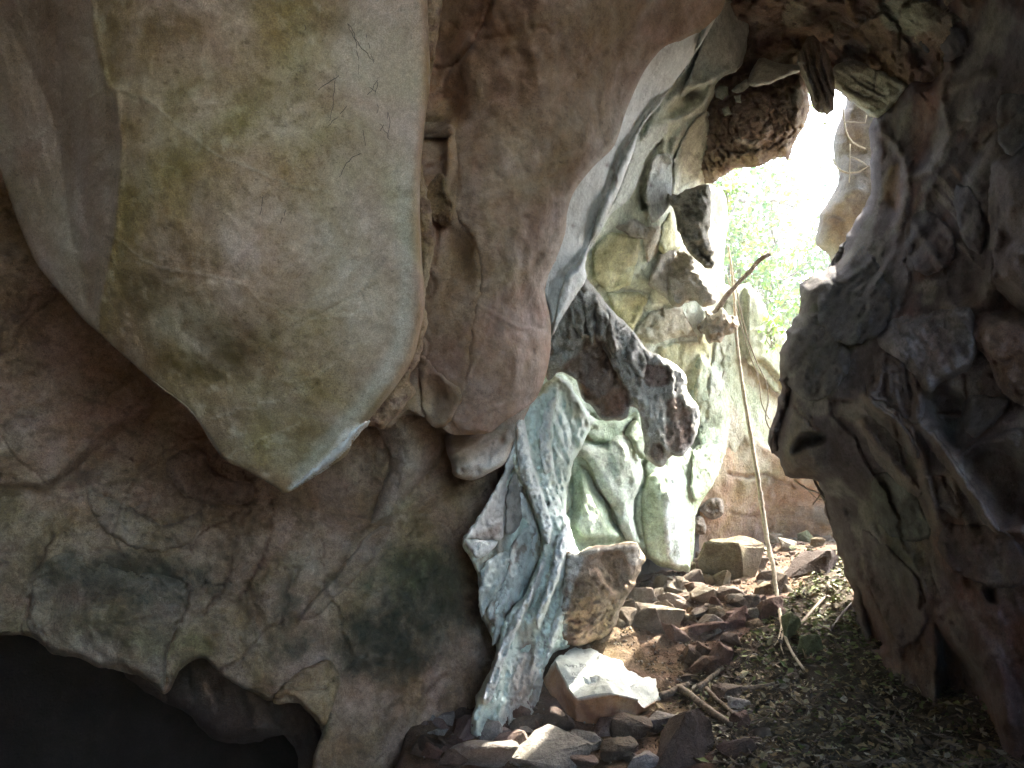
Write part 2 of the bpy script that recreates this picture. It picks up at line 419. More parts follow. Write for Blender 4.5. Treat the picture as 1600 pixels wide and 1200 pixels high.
def sheet(par, parent, pts, lift, base, name, seed, mix=.6, step=None, R=5.0, roll=.04, thick=.10, jag=2.0, ang=90, edits=None, mat=None, rough=.02, smooth=True, dark=None, rollf=None):
    """a slab of rock standing proud of the rock it belongs to, sharp edged; lift grows along direction ang (photo degrees, 90 = down)"""
    q = np.array(pts, float); a = radians(ang); u = q[:, 0] * cos(a) + q[:, 1] * sin(a); u0, u1 = u.min(), u.max()
    fin = par.depth()
    sm = {}
    def tps(x, y):
        X, Y = x * 1000, y * 1000; t = np.clip((X * cos(a) + Y * sin(a) - u0) / (u1 - u0), 0, 1)
        return fin[par.at(X, Y)] - (lift[0] + (lift[1] - lift[0]) * t)
    r = Rock(pts, None, step=step or par.step, roll=roll, R=R, thick=max(lift) + thick, base=base, jag=jag, jscale=11, seed=seed, tps=tps, smooth=smooth, rollf=rollf)
    pc = par.c[par.at(r.X, r.Y)]; r.c = pc + (r.c - pc) * mix
    r.rough(rough, .22, 4, 1).rough(rough * .4, .06, 4, 2)
    if edits: edits(r)
    r.weather(np.asarray(base) * .55 if dark is None else dark, np.minimum(np.asarray(base) * 1.25, .72), .6)
    return r.build(name, mat, parent=parent)
# ================================================================== the setting: ground and cave chamber
_fp = [(640,1195,4.4),(850,1190,4.45),(1000,1195,4.4),(1100,1190,4.3),(700,1110,5.0),(940,1130,5.0),(800,1110,5.1),
       (900,1000,5.9),(1050,1000,6.0),(1060,930,6.9),(1150,880,8.0),(1250,855,8.7),(1130,1090,5.3),(1200,1150,4.6),(1250,1000,5.8),
       (1300,905,6.9),(1330,1050,5.2),(1400,1010,5.5),(1450,1190,4.0),(1600,1200,3.7),(1120,1020,5.8)]
_fw = np.array([unp(*p) for p in _fp])
_fx = list(_fw[:, 0]) + [-3.0, -3.0, -5, 0, 2, -1.5, 5, 6, 6, 3.5, 3.5]; _fy = list(_fw[:, 1]) + [4.0, 8.0, 6, 1.0, 1.0, 6.5, 2, 6, 10, 13, 16]
_fz = list(_fw[:, 2]) + [-0.3, -0.2, -0.4, 0, 0.1, 0.0, 0.3, 0.9, 1.2, 1.2, 1.6]
_ft = TPS(list(zip(np.array(_fx) / 10, np.array(_fy) / 10)), _fz, 1e-4)
def floor_z(x, y):
    x = np.asarray(x, float); y = np.asarray(y, float)
    xc = np.clip(x, -6, 7); yc = np.clip(y, 0.5, 16)
    z = np.clip(_ft(xc / 10, yc / 10), -0.5, 2.2)
    z = z + np.clip(y - 16, 0, 200) * 0.12
    z = z - 2.3 * sstep(-0.62, -1.1, x) * sstep(3.0, 3.9, y) * sstep(9.0, 7.6, y)      # pit added under the left wall to keep it in shade
    P = np.stack([x.ravel(), y.ravel(), np.zeros(x.size)], 1)
    n = (0.05 * fbm(P, 0.9, 3, 3) + 0.018 * fbm(P, 0.16, 4, 9)).reshape(x.shape)
    return z + n
_tx = np.arange(-4, 8, .05); _ty = np.arange(2, 15, .05); _TX, _TY = np.meshgrid(_tx, _ty); _TZ = floor_z(_TX, _TY)
def floor_q(x, y):
    """quick look-up of the ground height"""
    u = np.clip((np.asarray(x) + 4) / .05, 0, len(_tx) - 2); v = np.clip((np.asarray(y) - 2) / .05, 0, len(_ty) - 2)
    i = u.astype(int); j = v.astype(int); a = u - i; b = v - j
    return (_TZ[j, i] * (1 - a) + _TZ[j, i + 1] * a) * (1 - b) + (_TZ[j + 1, i] * (1 - a) + _TZ[j + 1, i + 1] * a) * b
def hit_floor(px, py):
    """where the ray through a photo pixel meets the ground"""
    d = np.linspace(3.0, 14.0, 440); P = unp(np.full(440, px), np.full(440, py), d)
    b = np.where(P[:, 2] < floor_q(P[:, 0], P[:, 1]))[0]
    k = b[0] if len(b) else 439
    return P[k], d[k]
def axis(segs):
    out = []
    for a, b, st in segs: out += list(np.arange(a, b, st))
    return np.array(out + [segs[-1][1]])
gx = axis([(-80, -12, 6), (-12, -1.5, 0.4), (-1.5, 5.0, 0.03), (5.0, 12, 0.35), (12, 80, 6)])
gy = axis([(-40, -4, 4), (-4, 3.6, 0.4), (3.6, 10.4, 0.03), (10.4, 20, 0.4), (20, 140, 8)])
GX, GY = np.meshgrid(gx, gy); GZ = floor_z(GX, GY)
gP = np.stack([GX.ravel(), GY.ravel(), GZ.ravel()], 1)
ix = np.arange(GX.size).reshape(GX.shape)
gQ = np.stack([ix[:-1, :-1], ix[:-1, 1:], ix[1:, 1:], ix[1:, :-1]], 2).reshape(-1, 4)
near = (GX.ravel() > -3) & (GX.ravel() < 6) & (GY.ravel() < 14) & (GY.ravel() > 3)
gP[:, 2] += near * 0.022 * fbm(gP, 0.12, 4, 31)
gc = CLAY * 0.8 + (np.array([0.125, 0.083, 0.052]) - CLAY * 0.8) * sstep(-0.2, 0.3, fbm(gP, 0.6, 4, 2))[:, None]
LITTER = [(1318, 865), (1335, 950), (1390, 1005), (1640, 1060), (1640, 1290), (1120, 1290), (1112, 1150), (1052, 1085), (1100, 1050), (1160, 1000), (1215, 950), (1262, 905)]
_px, _py, _d = proj(gP)
_lit = inside(_px, _py, LITTER) & (_d > 2); gc[_lit] = np.array([0.065, 0.05, 0.032])
_pit_shade = sstep(-0.5, -1.0, gP[:, 0]) * sstep(2.6, 3.6, gP[:, 1]) * sstep(9.5, 8, gP[:, 1]); gc = gc + (np.array([.025, .02, .016]) - gc) * _pit_shade[:, None]  # shade of the pit put into the ground colour
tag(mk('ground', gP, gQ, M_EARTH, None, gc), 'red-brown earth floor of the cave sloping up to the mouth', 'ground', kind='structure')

# the chamber around everything: rock behind, above and beside the visitor, open at the mouth and behind
def chamber():
    nu, nv = 120, 72
    u = np.linspace(-pi, pi, nu, endpoint=False); v = np.linspace(-pi / 2 * 0.98, pi / 2 * 0.98, nv)
    U, W = np.meshgrid(u, v)
    c = np.array([0.6, 3.2, 1.5]); D = np.stack([np.sin(U) * np.cos(W), np.cos(U) * np.cos(W), np.sin(W)], 2).reshape(-1, 3)
    R = np.array([7.6, 9.2, 6.4]); k = 1.0 / np.sqrt(((D / R) ** 2).sum(1))
    P = c + D * k[:, None]
    P = P + D * (0.5 * fbm(P, 2.2, 4, 5) + 0.12 * fbm(P, 0.5, 3, 6))[:, None]
    ix = np.arange(nu * nv).reshape(nv, nu); jx = np.roll(ix, -1, 1)
    Q = np.stack([ix[:-1], ix[1:], jx[1:], jx[:-1]], 2).reshape(-1, 4)
    ctr = P[Q].mean(1); a, b, dd = proj(ctr)
    mouth = (dd > 2) & (a > 1085) & (a < 2100) & (b > 50) & (b < 780) & (ctr[:, 1] > 6.5)
    rear = np.linalg.norm(ctr - np.array(REAR[0]), axis=1) < REAR[1]
    Q = Q[~(mouth | rear)]
    tag(mk('cave_chamber', P, Q, M_WALL, None, np.tile(BROWN * 0.85, (len(P), 1))), 'brown rock chamber closing the cave around and behind', 'cave', kind='structure')
REAR = ((3.2, -4.6, 3.6), 2.15)     # centre and reach of the second, unseen opening behind the visitor
chamber()

def rock_flank(name, pts, z0, z1, label, col, seed):
    n, m = 44, 50; z = np.linspace(z0, z1, m); path = catmull(pts, .1, False)
    XY = path[(np.linspace(0, 1, n) * (len(path) - 1)).astype(int)]
    P = np.array([[XY[i, 0], XY[i, 1], zz] for zz in z for i in range(n)])
    P[:, :2] += .10 * np.stack([fbm(P, .9, 4, seed), fbm(P, .9, 4, seed + 10)], 1)
    ix = np.arange(n * m).reshape(m, n); Q = np.stack([ix[:-1, :-1], ix[:-1, 1:], ix[1:, 1:], ix[1:, :-1]], 2).reshape(-1, 4)
    tag(mk(name, P, Q, M_WALL, None, np.tile(col, (len(P), 1))), label, 'cave', kind='structure')
rock_flank('light_screen_wall', [(-8.5, 6.4), (-4.5, 7.1), (-1.0, 7.0), (0.4, 7.1), (1.3, 7.9), (2.0, 8.6), (2.35, 9.4), (2.5, 10.5), (2.4, 12.0), (2.2, 13.8)], -1.5, 8.5, 'rock screen added behind the far wall to block light, darkened for shade', BROWN * .12, 3)  # added to block mouth light; near-black colour stands in for shade
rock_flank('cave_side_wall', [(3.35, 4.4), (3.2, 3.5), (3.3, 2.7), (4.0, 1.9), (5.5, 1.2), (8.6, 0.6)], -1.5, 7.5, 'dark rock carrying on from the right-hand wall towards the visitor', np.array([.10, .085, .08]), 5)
# ================================================================== rock formations
# ---- great hanging slab on the left
A = Rock([(-260,-170),(300,-180),(670,-170),(668,0),(672,120),(663,200),(656,300),(659,400),(664,470),(655,525),(643,565),(620,602),(598,630),(580,652),(556,682),(540,712),(505,735),(450,770),
          (431,762),(387,736),(353,720),(331,694),(309,657),(287,632),(244,600),(187,550),(153,520),(125,494),(100,464),(57,411),(26,341),(0,267),(-60,150),(-260,60)],
         [(-260,-160,3.7),(0,0,3.2),(150,0,2.95),(400,0,2.75),(650,0,3.0),(185,150,2.93),(0,270,3.5),(180,350,2.98),(400,300,2.82),(640,300,3.08),(150,500,3.2),
          (300,600,3.12),(400,500,2.95),(640,500,3.2),(450,760,3.28),(550,650,3.25),(-260,100,3.9),(400,-170,2.5)],
         step=3.2, roll=0.13, R=12, thick=0.45, base=np.array([.40,.325,.23]), seed=1, rollf=lambda X, Y: 0.10 + 0.90 * sstep(430, 560, X))
c1 = lambda p: cr(0,0,2.2857,p)
leftface = [(-300,-200),(120,-200),(143,0),(150,70),(165,120),(180,150),(190,200),(190,250),(185,320),(178,380),(160,470),(152,520),(100,464),(57,411),(26,341),(0,267),(-60,150),(-300,60)]
lf = A.poly(leftface, 170); A.up(-0.13, lf); lfs = A.poly(leftface, 4)
A.up(0.012, A.line([(143,0),(165,120),(182,150),(190,250),(178,380),(155,480)], 5))
A.rough(0.05, 0.9, 3, 3).rough(0.008, 0.14, 4, 5)
A.up(-0.05, A.blob(90,230,50,90)); A.up(-0.05, A.blob(70,60,40,60)); A.up(0.05, A.blob(300,480,140,60,-20)); A.up(-0.04, A.blob(230,470,50,40)); A.up(-0.04,A.blob(345,575,60,40,-20))
face = 1 - np.clip(lfs * 1.0, 0, 1)
rt = sstep(430, 600, A.X + 0.12 * (A.Y - 300))
A.tint(OLIVE * 1.25, 0.85 * face * (1 - rt) * A.noise(0.5, -0.5, 0.25))
A.tint(OLIVE * 0.95, 0.7 * face * (1 - 0.7 * rt) * A.noise(0.17, -0.05, 0.5, 6, 4))
A.tint(np.array([.44,.365,.27]), 0.6 * face * A.noise(0.22, 0.05, 0.55, 6, 9))
A.tint(np.array([0.44,0.395,0.31]), 0.7 * face * rt * sstep(560, 330, A.Y))
low = sstep(420, 700, A.Y) * face
A.tint(OLIVE * 0.95, 0.75 * low * (1 - 0.5 * rt)); A.tint(OLIVE * 0.8, 0.35 * low * A.noise(0.25, -0.3, 0.4, 5, 14))
A.tint(np.array([0.44,0.41,0.30]), 0.8 * A.blob(300,510,75,42,28,1,0.5))
A.tint(OLIVE * 0.62, 0.85 * A.blob(215,470,55,40,-15,1,0.7,0.06)); A.tint(OLIVE * 0.6, 0.8 * A.blob(345,570,62,34,-12,1,0.7,0.06)); A.tint(OLIVE*0.7, 0.5*A.blob(170,60,26,60,0,1,.7,.07))
A.tint(np.array([0.32,0.275,0.225]), 0.8 * lfs)
for pts, w in ((c1([(0,545),(100,500),(230,420),(330,340),(400,315),(460,330),(540,370),(620,430),(700,500),(780,560),(860,590),(930,620),(1050,660),(1180,690)]), 3),
               (c1([(370,835),(440,870),(520,930),(600,960),(700,975),(800,1000),(870,1020),(930,1070),(1000,1110),(1070,1135),(1180,1130),(1300,1110)]), 2.6),
               (c1([(1440,770),(1380,830),(1300,920),(1200,1020),(1130,1075)]), 2.2), ([(325,655),(380,640),(440,620),(520,570)], 2.2), ([(352,715),(400,690),(440,675),(475,655)], 2.4)):
    m = A.line(pts, w * .7, 0.6, wob=5); A.up(0.005, m); A.tint(np.array([0.48,0.44,0.34]), 0.4 * m)
A.crack(c1([(1395,910),(1350,960),(1310,1010),(1295,1060)]), 1.5, 0.006, DKGREY, 0.6); A.crack([(400,545),(470,500),(520,480),(590,440)], 1.6, 0.006, OLIVE*.6, 0.6)
band = A.line([(664,-20),(668,120),(660,200),(652,300),(656,400),(660,470),(651,525),(639,565),(616,602),(595,628)], 9, 0, wob=2)
A.tint(OCHRE * 1.0, 0.9 * band * sstep(650, 560, A.Y))
lit_rim = A.line([(648,100),(640,200),(632,300),(634,400),(630,500),(612,560),(572,622),(520,680),(470,740)], 13, 0)
A.tint(np.array([0.45,0.47,0.40]), 0.6 * lit_rim * sstep(200, 420, A.Y))  # pale rim: mouth light on the edge painted into the colour
A.tint(WHITE, 0.9 * A.line([(455,764),(500,726),(530,690),(560,664)], 5, 0.3))  # white glint at the tip, painted in
# speckled lichen and mottling
for sc_, lo_, hi_, cc_, k_, sd_ in ((.045,.15,.5,OLIVE*.75,.55,51),(.07,.2,.55,np.array([.50,.45,.33]),.5,61),(.03,.3,.6,OLIVE*.5,.6,71)): A.tint(cc_, k_ * face * (1 - .65 * rt) * A.noise(sc_, lo_, hi_, 5, sd_) * A.noise(.35, -.35, .25, 3, sd_ + 5))
A.tint(np.array([.10,.08,.06]), .7*A.line([(447,771),(387,737),(353,721),(309,658),(244,601),(153,521),(100,465),(57,412),(26,342),(0,268)], 3.0, 0, wob=0))  # thin dark line along the slab's lower left edge
A.c *= np.array([1.05,.985,.90])
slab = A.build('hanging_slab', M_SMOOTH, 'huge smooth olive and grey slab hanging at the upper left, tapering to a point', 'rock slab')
M_MARK = plain_mat('charcoal_mark', (0.07, 0.065, 0.055), 0.9, 0.3, 60, 0)
M_GLEAM = rock_mat('gleam_calcite', bump=.3, grain=40, rough=.28, spec=.7, contrast=.15, speck=.1, dist=.01)
sheet(A, slab, [(452,768),(470,748),(500,720),(530,690),(560,664),(574,654),(580,658),(556,684),(540,708),(505,736)], (.012,.02), WHITE, 'gleam_edge', 145, mix=.8, jag=2.5, R=5, roll=.06, thick=.03, mat=M_GLEAM, rough=.012)  # glossy white strip added to imitate the gleam at the tip
scr = [c1(q) for q in ([(1240,85),(1262,110),(1275,170),(1280,265)], [(1240,85),(1270,140),(1310,190),(1335,225)], [(1302,95),(1318,160),(1335,225)],
       [(1090,85),(1092,108)], [(1350,285),(1330,320),(1312,338)], [(1318,310),(1345,330)], [(1345,290),(1342,340)], [(1345,370),(1347,410)], [(1385,405),(1372,440),(1360,470)], [(1385,405),(1390,450),(1385,500)], [(1360,440),(1392,500)],
       [(1210,270),(1190,285),(1150,310),(1135,322)], [(1195,290),(1190,360),(1178,430)], [(1238,378),(1210,415),(1170,450)], [(1290,550),(1255,565),(1230,595),(1213,632)], [(1296,465),(1305,520)], [(940,700),(930,770)], [(1020,745),(1000,800)])]
for q in scr:
    p = catmull(q, 5, False); p += 0.8 * np.random.RandomState(int(q[0][0])).normal(size=p.shape)
    w = A.surf(p[:, 0], p[:, 1], 0.0005); n = len(w)
    V, F = tube(w, 0.0012 * (0.6 + 0.5 * np.sin(np.linspace(0.3, 2.9, n))), 4)
    mk('scratch', V, F, M_MARK, slab)

# ---- ochre broken edge right behind the slab
A2 = Rock([(640,-170),(700,-170),(690,0),(684,60),(676,110),(668,150),(662,200),(660,260),(668,300),(674,340),(680,380),(674,410),(668,440),(662,470),(668,500),(662,530),(655,560),(640,590),(650,610),(628,640),(610,660),(590,668),(560,640),(600,500),(610,200)],
          [(650,-170,3.4),(660,200,3.45),(660,400,3.5),(640,600,3.55),(580,660,3.6),(560,500,3.6)], step=3, roll=0.08, R=10, thick=0.3, base=OCHRE*0.95, jag=3.5, jscale=9, seed=2)
A2.rough(0.03, 0.1, 4, 2).tint(REDBR*1.6, A2.noise(0.06, 0.1, 0.5)*0.8)
for q in ([(655,300),(663,350),(666,400),(655,450)], [(660,290),(670,345),(674,380)], [(650,470),(655,520),(640,570)]): A2.up(0.02, A2.line(q, 3))
A2.build('broken_rock_edge', M_ROUGH, 'ochre crumbly broken edge along the right side of the hanging slab', 'rock edge')

# ---- middle brown drape
c3 = lambda p: cr(550,0,2.6667,p); c5 = lambda p: cr(600,400,2.6667,p)
C = Rock([(590,-170),(1145,-170),(1136,-10),(1108,38),(1070,60),(1037,74),(1010,106),(993,139),(976,180),(967,210),(956,233),(926,262),(897,300),(886,334),(884,360),(873,394),(853,440),(852,460),(859,494),(861,524),(857,569),(844,610),(829,632),(787,659),(765,676),(724,680),(700,676),(680,660),(640,640),(590,600)],
         [(600,-170,4.3),(850,-170,3.9),(1140,-170,4.6),(1130,0,4.8),(850,0,4.0),(680,0,4.5),(680,200,4.42),(680,420,4.44),(690,560,4.42),(800,200,4.25),(900,200,4.35),(980,170,4.8),(880,360,4.75),(790,400,4.32),(850,470,4.75),(800,560,4.4),(855,560,4.8),(930,150,4.42),(760,660,4.38),(690,660,4.5),(830,625,4.62),(600,300,4.55),(600,600,4.6)],
         step=3.4, roll=0.09, R=11, thick=0.5, base=PINK*0.95, seed=3, rollf=lambda X, Y: 1 - .85 * sstep(540, 620, Y))
C.rough(0.05, 0.8, 3, 2).rough(0.008, 0.16, 4, 3)
C.up(-0.16, C.blob(700,165,24,34,20)); C.up(-0.12, C.blob(672,195,26,12)); C.up(0.06, C.blob(692,202,14,10)); C.up(-0.10, C.blob(712,400,24,42));  C.up(-0.12, C.blob(675,620,18,28)); C.up(-0.08,C.blob(685,90,24,40,15))
rid = [(702,338),(712,358),(738,378),(746,415),(750,437),(742,475),(735,512),(731,557),(724,610),(705,647)]
C.up(0.02, C.line(rid, 14)); C.tint(OCHRE, 0.25 * C.line(rid, 6))
rib = c3([(400,510),(412,560),(405,640),(400,720),(385,790),(415,850),(405,905)])
C.up(0.07, C.line(rib, 7)); C.tint(OCHRE*1.05, 0.8 * C.line(rib, 7, 0.6)); C.up(0.05, C.line(c3([(290,780),(300,870),(325,960),(305,1090),(262,1190)]), 8)); C.tint(OCHRE, 0.8*C.line(c3([(290,780),(300,870),(325,960),(305,1090),(262,1190)]), 10,0.5))
for q in (c3([(310,270),(380,285),(440,255),(490,190),(540,110),(575,20)]), c3([(440,255),(400,300),(375,365)]), c3([(285,725),(330,690),(390,655)]), c3([(340,830),(380,815),(400,860)]), c3([(350,900),(355,1000),(340,1100)])):
    C.crack(q, 3, 0.045, REDBR*1.5, 0.75, shoulder=0.01)
for q in (c5([(190,80),(215,130),(180,180)]), c5([(170,280),(165,340),(190,400),(130,460),(100,520)])): C.crack(q, 2.6, 0.035, REDBR*1.4, 0.8, 6)
C.tint(REDBR * 1.5, 0.7 * C.blob(695,345,22,14,0,1,0.6)); C.tint(REDBR*1.3, 0.7*C.blob(672,445,14,16,0,1,.6)); C.tint(OCHRE, 0.5 * C.blob(690,160,40,150,0,1,0.6) * (C.X < 730))
for x in (770, 838, 900, 945): C.up(0.016, C.line([(x,-20),(x+8,120),(x+14,260),(x+4,380)], 16)); 
C.up(-0.05, C.blob(800,150,40,110)); C.up(-0.04, C.blob(880,110,50,70)); C.up(0.04, C.blob(900,250,30,80,20))
for q, w in ((c5([(390,200),(480,250),(560,290),(650,310)]), 2.6), (c5([(660,150),(600,250)]), 3), (c5([(640,560),(480,620),(330,690)]), 2.5), (c5([(480,150),(430,330),(350,500),(300,620)]), 2.2)): C.up(0.007, C.line(q, w)); C.tint(PINK*1.25, 0.4*C.line(q, w))
C.tint(OLIVE * 0.9, 0.6 * C.blob(775,400,50,80,0,1,0.8,0.1)); C.tint(OLIVE*0.9, 0.45*C.blob(770,560,60,60,0,1,.8,.1)); C.tint(OLIVE*0.8, 0.5*C.blob(800,500,70,14,10,1,.8,.05))
for x, y, r in ((796,303,8),(755,340,6),(822,337,5),(835,548,7),(800,575,4),(865,35,5),(760,425,4),(750,310,4)): C.tint(REDBR*1.2, 0.85*C.blob(x,y,r,r*.7,-25,1,.8,.03)); C.up(-0.012, C.blob(x,y,r,r*.7))
C.tint(np.array([0.44,0.42,0.40]), 0.55 * C.line([(1010,106),(976,180),(956,233),(910,300),(884,360),(858,440)], 22))
C.weather(np.array([.22,.165,.12]), np.array([.42,.345,.28]), .7); C.up(.012, C.flute(86,26,9,3,31)); C.tint(np.array([.30,.22,.16]), .4*sstep(.1,.7,C.flute(86,14,12,3,33)))
for q in ([(700,30),(760,60),(830,40),(900,70)],[(790,420),(850,400)],[(760,250),(800,300),(780,380),(800,450)],[(900,120),(880,220),(905,290)]): C.crack(q,1.6,.012,REDBR*1.5,.5,8)
C.c *= np.array([1.05,.98,.88])
drape = C.build('rock_drape', M_SMOOTH, 'broad brown curtain of smooth rock with a hollowed crack along its left side', 'rock curtain')

sheet(C, drape, [(800,-160),(768,0),(752,41),(736,71),(718,96),(722,150),(714,190),(708,212),(714,260),(712,330),(738,378),(750,437),(743,475),(737,512),(732,557),(726,610),(706,650),(726,676),(765,674),(787,657),(829,630),(843,608),(855,569),(859,524),(857,494),(850,458),(871,394),(882,360),(884,334),(895,300),(924,262),(954,233),(965,210),(974,180),(991,139),(1008,106),(1035,74),(1068,60),(1106,38),(1130,-10),(1135,-160)], (.012,.014), PINK, 'rock_plate', 141, mix=.15, jag=3.5, mat=M_SMOOTH, R=8, roll=.05, rough=.015, rollf=lambda X, Y: 1 - .85 * sstep(540, 620, Y), edits=lambda r: [(r.up(.01, r.line(q, 2.5)), r.tint(PINK*1.25, .45*r.line(q, 2.5,.4))) for q in (c5([(390,200),(480,250),(560,290),(650,310)]), c5([(640,560),(480,620),(330,690)]), c5([(480,150),(430,330),(350,500),(300,620)]))])
sheet(C, drape, [(655,555),(690,585),(722,615),(708,650),(690,668),(664,650)], (.02,.06), OCHRE*.8, 'rock_flake', 142, mix=.4, jag=3, mat=M_SMOOTH)
sheet(C, drape, [(664,300),(690,270),(700,310),(706,345),(690,352),(672,335)], (.04,.08), OCHRE*.85, 'rock_flake', 143, mix=.6, jag=3, mat=M_ROUGH)
sheet(C, drape, [(662,195),(684,190),(708,196),(706,212),(684,216),(664,214)], (.03,.08), PINK*.95, 'rock_flake', 144, mix=.5, jag=3, mat=M_ROUGH)
# ---- thin pale curtain edge
D0 = Rock([(1150,-60),(1128,5),(1112,41),(1090,77),(1071,105),(1052,131),(1030,165),(1011,187),(996,212),(989,240),(977,270),(966,300),(951,330),(936,360),(921,384),(914,416),(915,437),(896,467),(877,497),(862,524),(856,480),(840,440),(840,380),(870,300),(930,220),(960,140),(1000,60),(1080,0),(1110,-60)],
          [(1140,-40,5.35),(1100,50,5.35),(1040,130,5.4),(1000,100,4.95),(985,245,5.4),(930,260,4.9),(912,420,5.25),(865,510,5.0),(850,400,4.8),(945,340,5.35),(960,180,4.95)], step=3, roll=0.10, R=10, thick=0.08, base=np.array([0.66,0.68,0.64]), seed=4)
mid = c3([(1530,0),(1460,100),(1420,210),(1380,290),(1280,400),(1200,500),(1150,590),(1100,690),(1070,770),(1020,880),(980,1000),(940,1080),(880,1150)])
D0.up(-0.06, D0.line(mid, 5)); D0.tint(np.array([0.24,0.19,0.15]), 0.75 * D0.line(mid, 2.6)); D0.up(0.05, D0.line([(x+9,y+4) for x,y in mid], 5)); D0.tint(WHITE, 0.6*D0.line([(x+10,y+4) for x,y in mid], 7,0.3))
D0.rough(0.02, 0.4, 3); D0.up(0.012, D0.flute(118, 12, 10)); 
for x, y in ((949,258),(957,262),(960,225),(1102,50),(895,353),(1000,110),(953,330),(985,140)): D0.tint(REDBR, 0.9*D0.blob(x,y,3.5,3.5)); D0.up(-0.02, D0.blob(x,y,3.5,3.5))
D0.weather(np.array([.44,.44,.39]), WHITE*1.05, .5); cur = D0.build('pale_curtain', M_FLOW, 'thin pale wavy curtain of calcite hanging along the right edge of the brown drape', 'flowstone')

strip = [(x+3,y+2) for x,y in mid] + [(862,524),(877,497),(896,467),(915,437),(914,416),(921,384),(936,360),(951,330),(966,300),(977,270),(989,240),(996,212),(1011,187),(1030,165),(1052,131),(1071,105),(1090,77),(1112,41),(1128,5)]
sheet(D0, cur, strip, (.05,.07), WHITE*.98, 'curtain_fold', 4, mix=.85, jag=1.0, R=5, roll=.05, thick=.05, mat=M_FLOW, rough=.012)
# ---- pale lobe with two holes under the drape
LB = Rock(cr(700,640,5,[(0,170),(-10,330),(25,420),(35,500),(70,530),(130,548),(200,552),(270,525),(330,490),(420,440),(470,380),(520,250),(600,60),(640,-40),(560,-60),(300,60)]),
          [(700,680,4.95),(740,745,4.75),(720,710,4.75),(780,700,4.95),(820,640,5.2)], step=2.5, roll=0.16, R=16, thick=0.3, base=np.array([0.40,0.34,0.27]), seed=5)
LB.rough(0.015, 0.2, 4); LB.tint(BROWN*0.8, 0.85*LB.poly(cr(700,640,5,[(-30,150),(-30,420),(60,480),(200,440),(330,260),(420,80),(200,60)]), 26, 0.4)); LB.up(.03, LB.flute(-35,12,5,3,3))
for x, y, r in ((108,478,3.6),(236,482,4.2),(425,240,5)):
    LB.up(-0.06, LB.blob(700+x/5,640+y/5,r,r*1.2)); LB.tint(REDBR*1.3, 0.9*LB.blob(700+x/5,640+y/5,r,r*1.2))
LB.crack(cr(700,640,5,[(350,250),(320,380),(310,450)]), 1.4, 0.02, DKGREY, .6); LB.tint(WHITE, 0.6*LB.blob(770,725,30,14,-20))
LB.build('pale_rock_lobe', M_SMOOTH, 'pale rounded rock lobe with two small holes below the brown drape', 'rock')
# ---- cracked lower left wall
cB = lambda p: cr(0,550,2.181,p); cE = lambda p: cr(400,600,2.181,p)
B = Rock([(-280,200),(500,200),(720,560),(790,640),(830,800),(860,1000),(800,1170),(700,1290),(480,1290),(490,1190),(512,1120),(500,1133),(470,1100),(446,1088),(423,1096),(400,1086),(352,1060),(320,1030),(294,1036),(275,1060),(258,1085),(229,1062),(193,1046),(156,1043),(119,1027),(83,1022),(69,1009),(41,993),(0,993),(-60,980),(-280,990)],
         [(-280,250,4.9),(0,400,4.6),(200,600,4.7),(0,800,4.2),(200,800,4.35),(0,980,4.1),(250,1060,4.05),(420,800,4.75),(420,1080,4.3),(570,740,5.0),(600,900,4.8),(600,1050,4.72),(700,840,5.18),(760,760,5.45),(780,900,5.5),(770,980,5.4),(760,1090,5.2),(700,650,5.1),(840,1000,5.6),(820,800,5.7),(500,300,5.0),(600,1250,4.6),(500,1130,4.4),(-280,900,4.0)],
         step=3.4, roll=0.10, R=10, thick=0.8, base=BROWN*0.95, seed=6, jag=2.5, jscale=18)
B.rough(0.07, 0.7, 4, 2).rough(0.02, 0.16, 5, 4)
ledge = cB([(-300,500),(60,490),(180,480),(300,380),(400,290),(500,240),(610,170),(700,60),(700,-300),(-300,-300)])
B.up(0.14, B.poly(ledge, 26)); B.tint(PINK*0.85, 0.6*B.poly(ledge, 30)); B.tint(REDBR*1.1, 0.8*B.poly(cB([(190,480),(260,400),(330,340),(400,290),(410,330),(370,420),(300,470)]), 10, .5))
B.up(0.16, B.poly(cB([(-300,700),(100,760),(120,900),(90,960),(180,1030),(340,1070),(480,1110),(560,1160),(650,1050),(720,900),(640,800),(420,740),(200,640),(0,640)]), 120))
B.tint(DARKALG*1.1, 0.92*B.blob(180,905,130,40,8,1,0.8,0.12)); B.tint(DARKALG*1.4, .7*B.blob(240,885,60,26,10,1,.8,.08)); B.tint(np.array([0.33,0.32,0.2]), 0.75*B.blob(170,985,150,34,8,1,.6,.12)); B.tint(np.array([0.34,0.28,0.16]), .6*B.blob(240,830,90,30,0,1,.6)); B.tint(np.array([0.5,0.5,0.4]), .7*B.blob(140,955,60,8,0,1,1.0,.04)); B.tint(MOSS, .5*B.blob(280,1030,50,40,0,1,.6))
